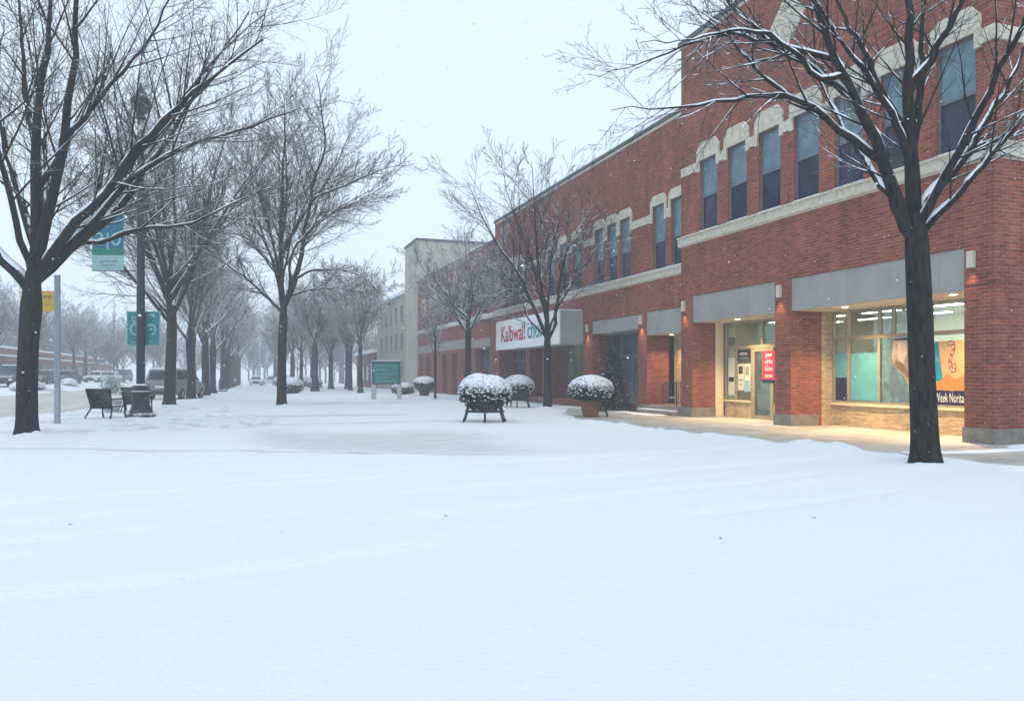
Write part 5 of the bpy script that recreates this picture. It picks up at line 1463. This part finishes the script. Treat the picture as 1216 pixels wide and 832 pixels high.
# the orange food poster
to = plate('window_poster', 'orange poster with cyan block and white lettering on a navy strip', 15.40, 16.74, .80, 2.55, peach)
blob(to, [(1.338,.58),(0.900,.62),(0.600,.86),(0.360,.70),(0.120,.80),(0.000,.95),(0.000,.38),(1.338,.38)], orange, 1, 'orange_wave')
blob(to, [(1.338,.0),(1.338,.40),(0.000,.40),(0.000,.0)], navy, 2, 'navy_strip')
blob(to, [(1.200,.70),(1.188,1.62),(0.912,1.75),(0.756,.72),(0.900,.64)], skyb, 3, 'cyan_block')
text_mesh("Week Norita", .36, 'white_lettering', M['white'], to, at(-.006, .55, .19, STREET), .001, width=.92)
text_mesh("bis", .26, 'white_lettering', M['palegreen'], to, at(-.008, .98, 1.25, STREET), .001)
q = MB(); pr = [(0.570,1.62),(0.492,1.72),(0.420,1.66),(0.408,1.50),(0.480,1.36),(0.516,1.2),(0.504,1.02),(0.432,.92),(0.372,.98),(0.396,1.12)]
n_ = len(pr)
for i in range(n_-1):
    (a, b_), (c, d) = pr[i], pr[i+1]; L_ = math.hypot(c-a, d-b_); ny, nz = -(d-b_)/L_*.055, (c-a)/L_*.055
    e = .12; a2, b2 = a-(c-a)*e, b_-(d-b_)*e; c2, d2 = c+(c-a)*e, d+(d-b_)*e
    q.prism_yz([(a2+ny,b2+nz),(c2+ny,d2+nz),(c2-ny,d2-nz),(a2-ny,b2-nz)], -.008-.0006*i, -.004)
q.build('curled_shape', mat("salmon_brown_print", (.42,.17,.10), .5, .4, 12), to)
q = MB()
for i in range(0, n_-1):
    (a, b_), (c, d) = pr[i], pr[i+1]; q.prism_yz([((a+c)/2+.03,(b_+d)/2),((a+c)/2,(b_+d)/2+.035),((a+c)/2-.03,(b_+d)/2),((a+c)/2,(b_+d)/2-.035)], -.0165, -.0155)
q.build('pale_flecks', M['white'], to)
# door bay notices
XN = 16.5 + XD - .012
rp = plate('red_notice', 'red notice with white lettering on the glass shop door', 22.95, 23.72, 1.46, 2.50, mat('pink_red_print', (.40,.03,.085), .5, .05), x=16.5+XD-.045, catg='notice')
b = MB(); b.box(.0, .004, -.0, .77, -.12, -.002); b.build('navy_strip', navy, rp)
for k, s in enumerate(("pen", "uHu", "Gou", "nuw")): text_mesh(s, .25, "white_lettering", M["white"], rp, at(-.004, .39, .9-k*.25, STREET), .001)
n1 = plate('dark_notice', 'dark navy notice with white lettering in the shop window by the door', 24.46, 25.24, 2.18, 2.58, navy, x=XN, catg='notice')
text_mesh("wnrw", .2, 'white_lettering', M['white'], n1, at(-.004, .42, .26, STREET), .001); text_mesh("mrunwnrm", .12, 'white_lettering', M['palegreen'], n1, at(-.004, .39, .09, STREET), .001)
paper = mat("paper_sheet", (.62,.64,.58), .8, .06)
NG = 'paper sheets stuck in the shop window by the door'
n2 = plate('paper_notice', 'white sheet with a dark square picture and small text, under the navy notice', 24.86, 25.24, 1.05, 2.05, paper, x=XN, catg='notice', group=NG)
b = MB(); b.box(-.003, -.001, .06, .32, .62, .92); b.build('picture', M['bowl'], n2); b = MB(); b.box(-.003, -.001, .04, .34, .36, .40); b.box(-.003,-.001,.1,.34,.2,.23); b.build('text_line', M['slate'], n2)
n3 = plate('paper_notice', 'white sheet with a reddish picture over a blue panel, by the shop door', 24.46, 24.82, 1.0, 2.05, paper, x=XN, catg='notice', group=NG)
b = MB(); b.box(-.003, -.001, .08, .30, .62, .95); b.build('picture', greyp, n3); b = MB(); b.box(-.003, -.001, .04, .32, .0, .42); b.build('blue_panel', mat("light_blue_print", (.22,.45,.58), .5), n3)
n4 = plate('paper_notice', 'tall pale sheet with small dark label at the left edge of the door-bay window', 25.45, 25.85, .85, 2.3, paper, x=XN, catg='notice', group=NG)
b = MB(); b.box(-.003, -.001, .03, .36, .52, .70); b.build('dark_label', M['bowl'], n4)
n5 = plate('grille_notice', 'small dark square sign in the transom above the door-bay window', 25.45, 25.82, 2.80, 3.08, M['bowl'], x=XN, catg='sign')
text_mesh("HHH", .12, 'pale_marks', M['palegreen'], n5, at(-.003, .185, .19, STREET), .001); text_mesh("HHH", .12, 'pale_marks', M['palegreen'], n5, at(-.003, .185, .08, STREET), .001)

# a few leaves blown onto the snow
lm = mat("brown_leaf", (.30,.26,.22), .9, .3, 30)
for k, (x, y) in enumerate([(-1.7, 9.2), (4.3, 6.3), (5.9, 6.9), (2.2, 8.6)]):
    m = MB(); m.poly([(-.035,0,.004),(-.01,.016,.016),(.03,.012,.012),(.045,0,.022),(.02,-.016,.010),(-.015,-.014,.014),(0,0,.006)], [(0,1,6),(1,2,6),(2,3,6),(3,4,6),(4,5,6),(5,0,6)])
    o = m.build('fallen_leaf', lm); o.scale = (.75,)*3; o.location = (x, y, float(snow_z(np.array([x]), np.array([y]))[0])+.002); o.rotation_euler = (0, 0, k*1.3)
    tag(o, 'tiny brown leaf lying on the open snow in front', 'leaf', 'leaves blown onto the snow')

# ---------------------------------------------------------------- falling snow
rng = np.random.RandomState(77)
n = 9000
d = 3.5+42*rng.rand(n)**.75; a = TH+rng.uniform(-.66, .66, n); z = rng.rand(n)*11+.15
cen = np.stack([np.sin(a)*d, np.cos(a)*d, z], 1)
cen = cen[(cen[:, 0] < 16.0)]
cen = cen[cen[:, 2] > .3]
v, f = blobs_np(rng, cen, .0085)
me = mesh_np('snowfall', v, f, 3); me.materials.append(M['leafsnow'])
o = bpy.data.objects.new('snowfall', me); C.objects.link(o)
tag(o, 'fine flakes of falling snow in the air', 'snowfall', kind='stuff')
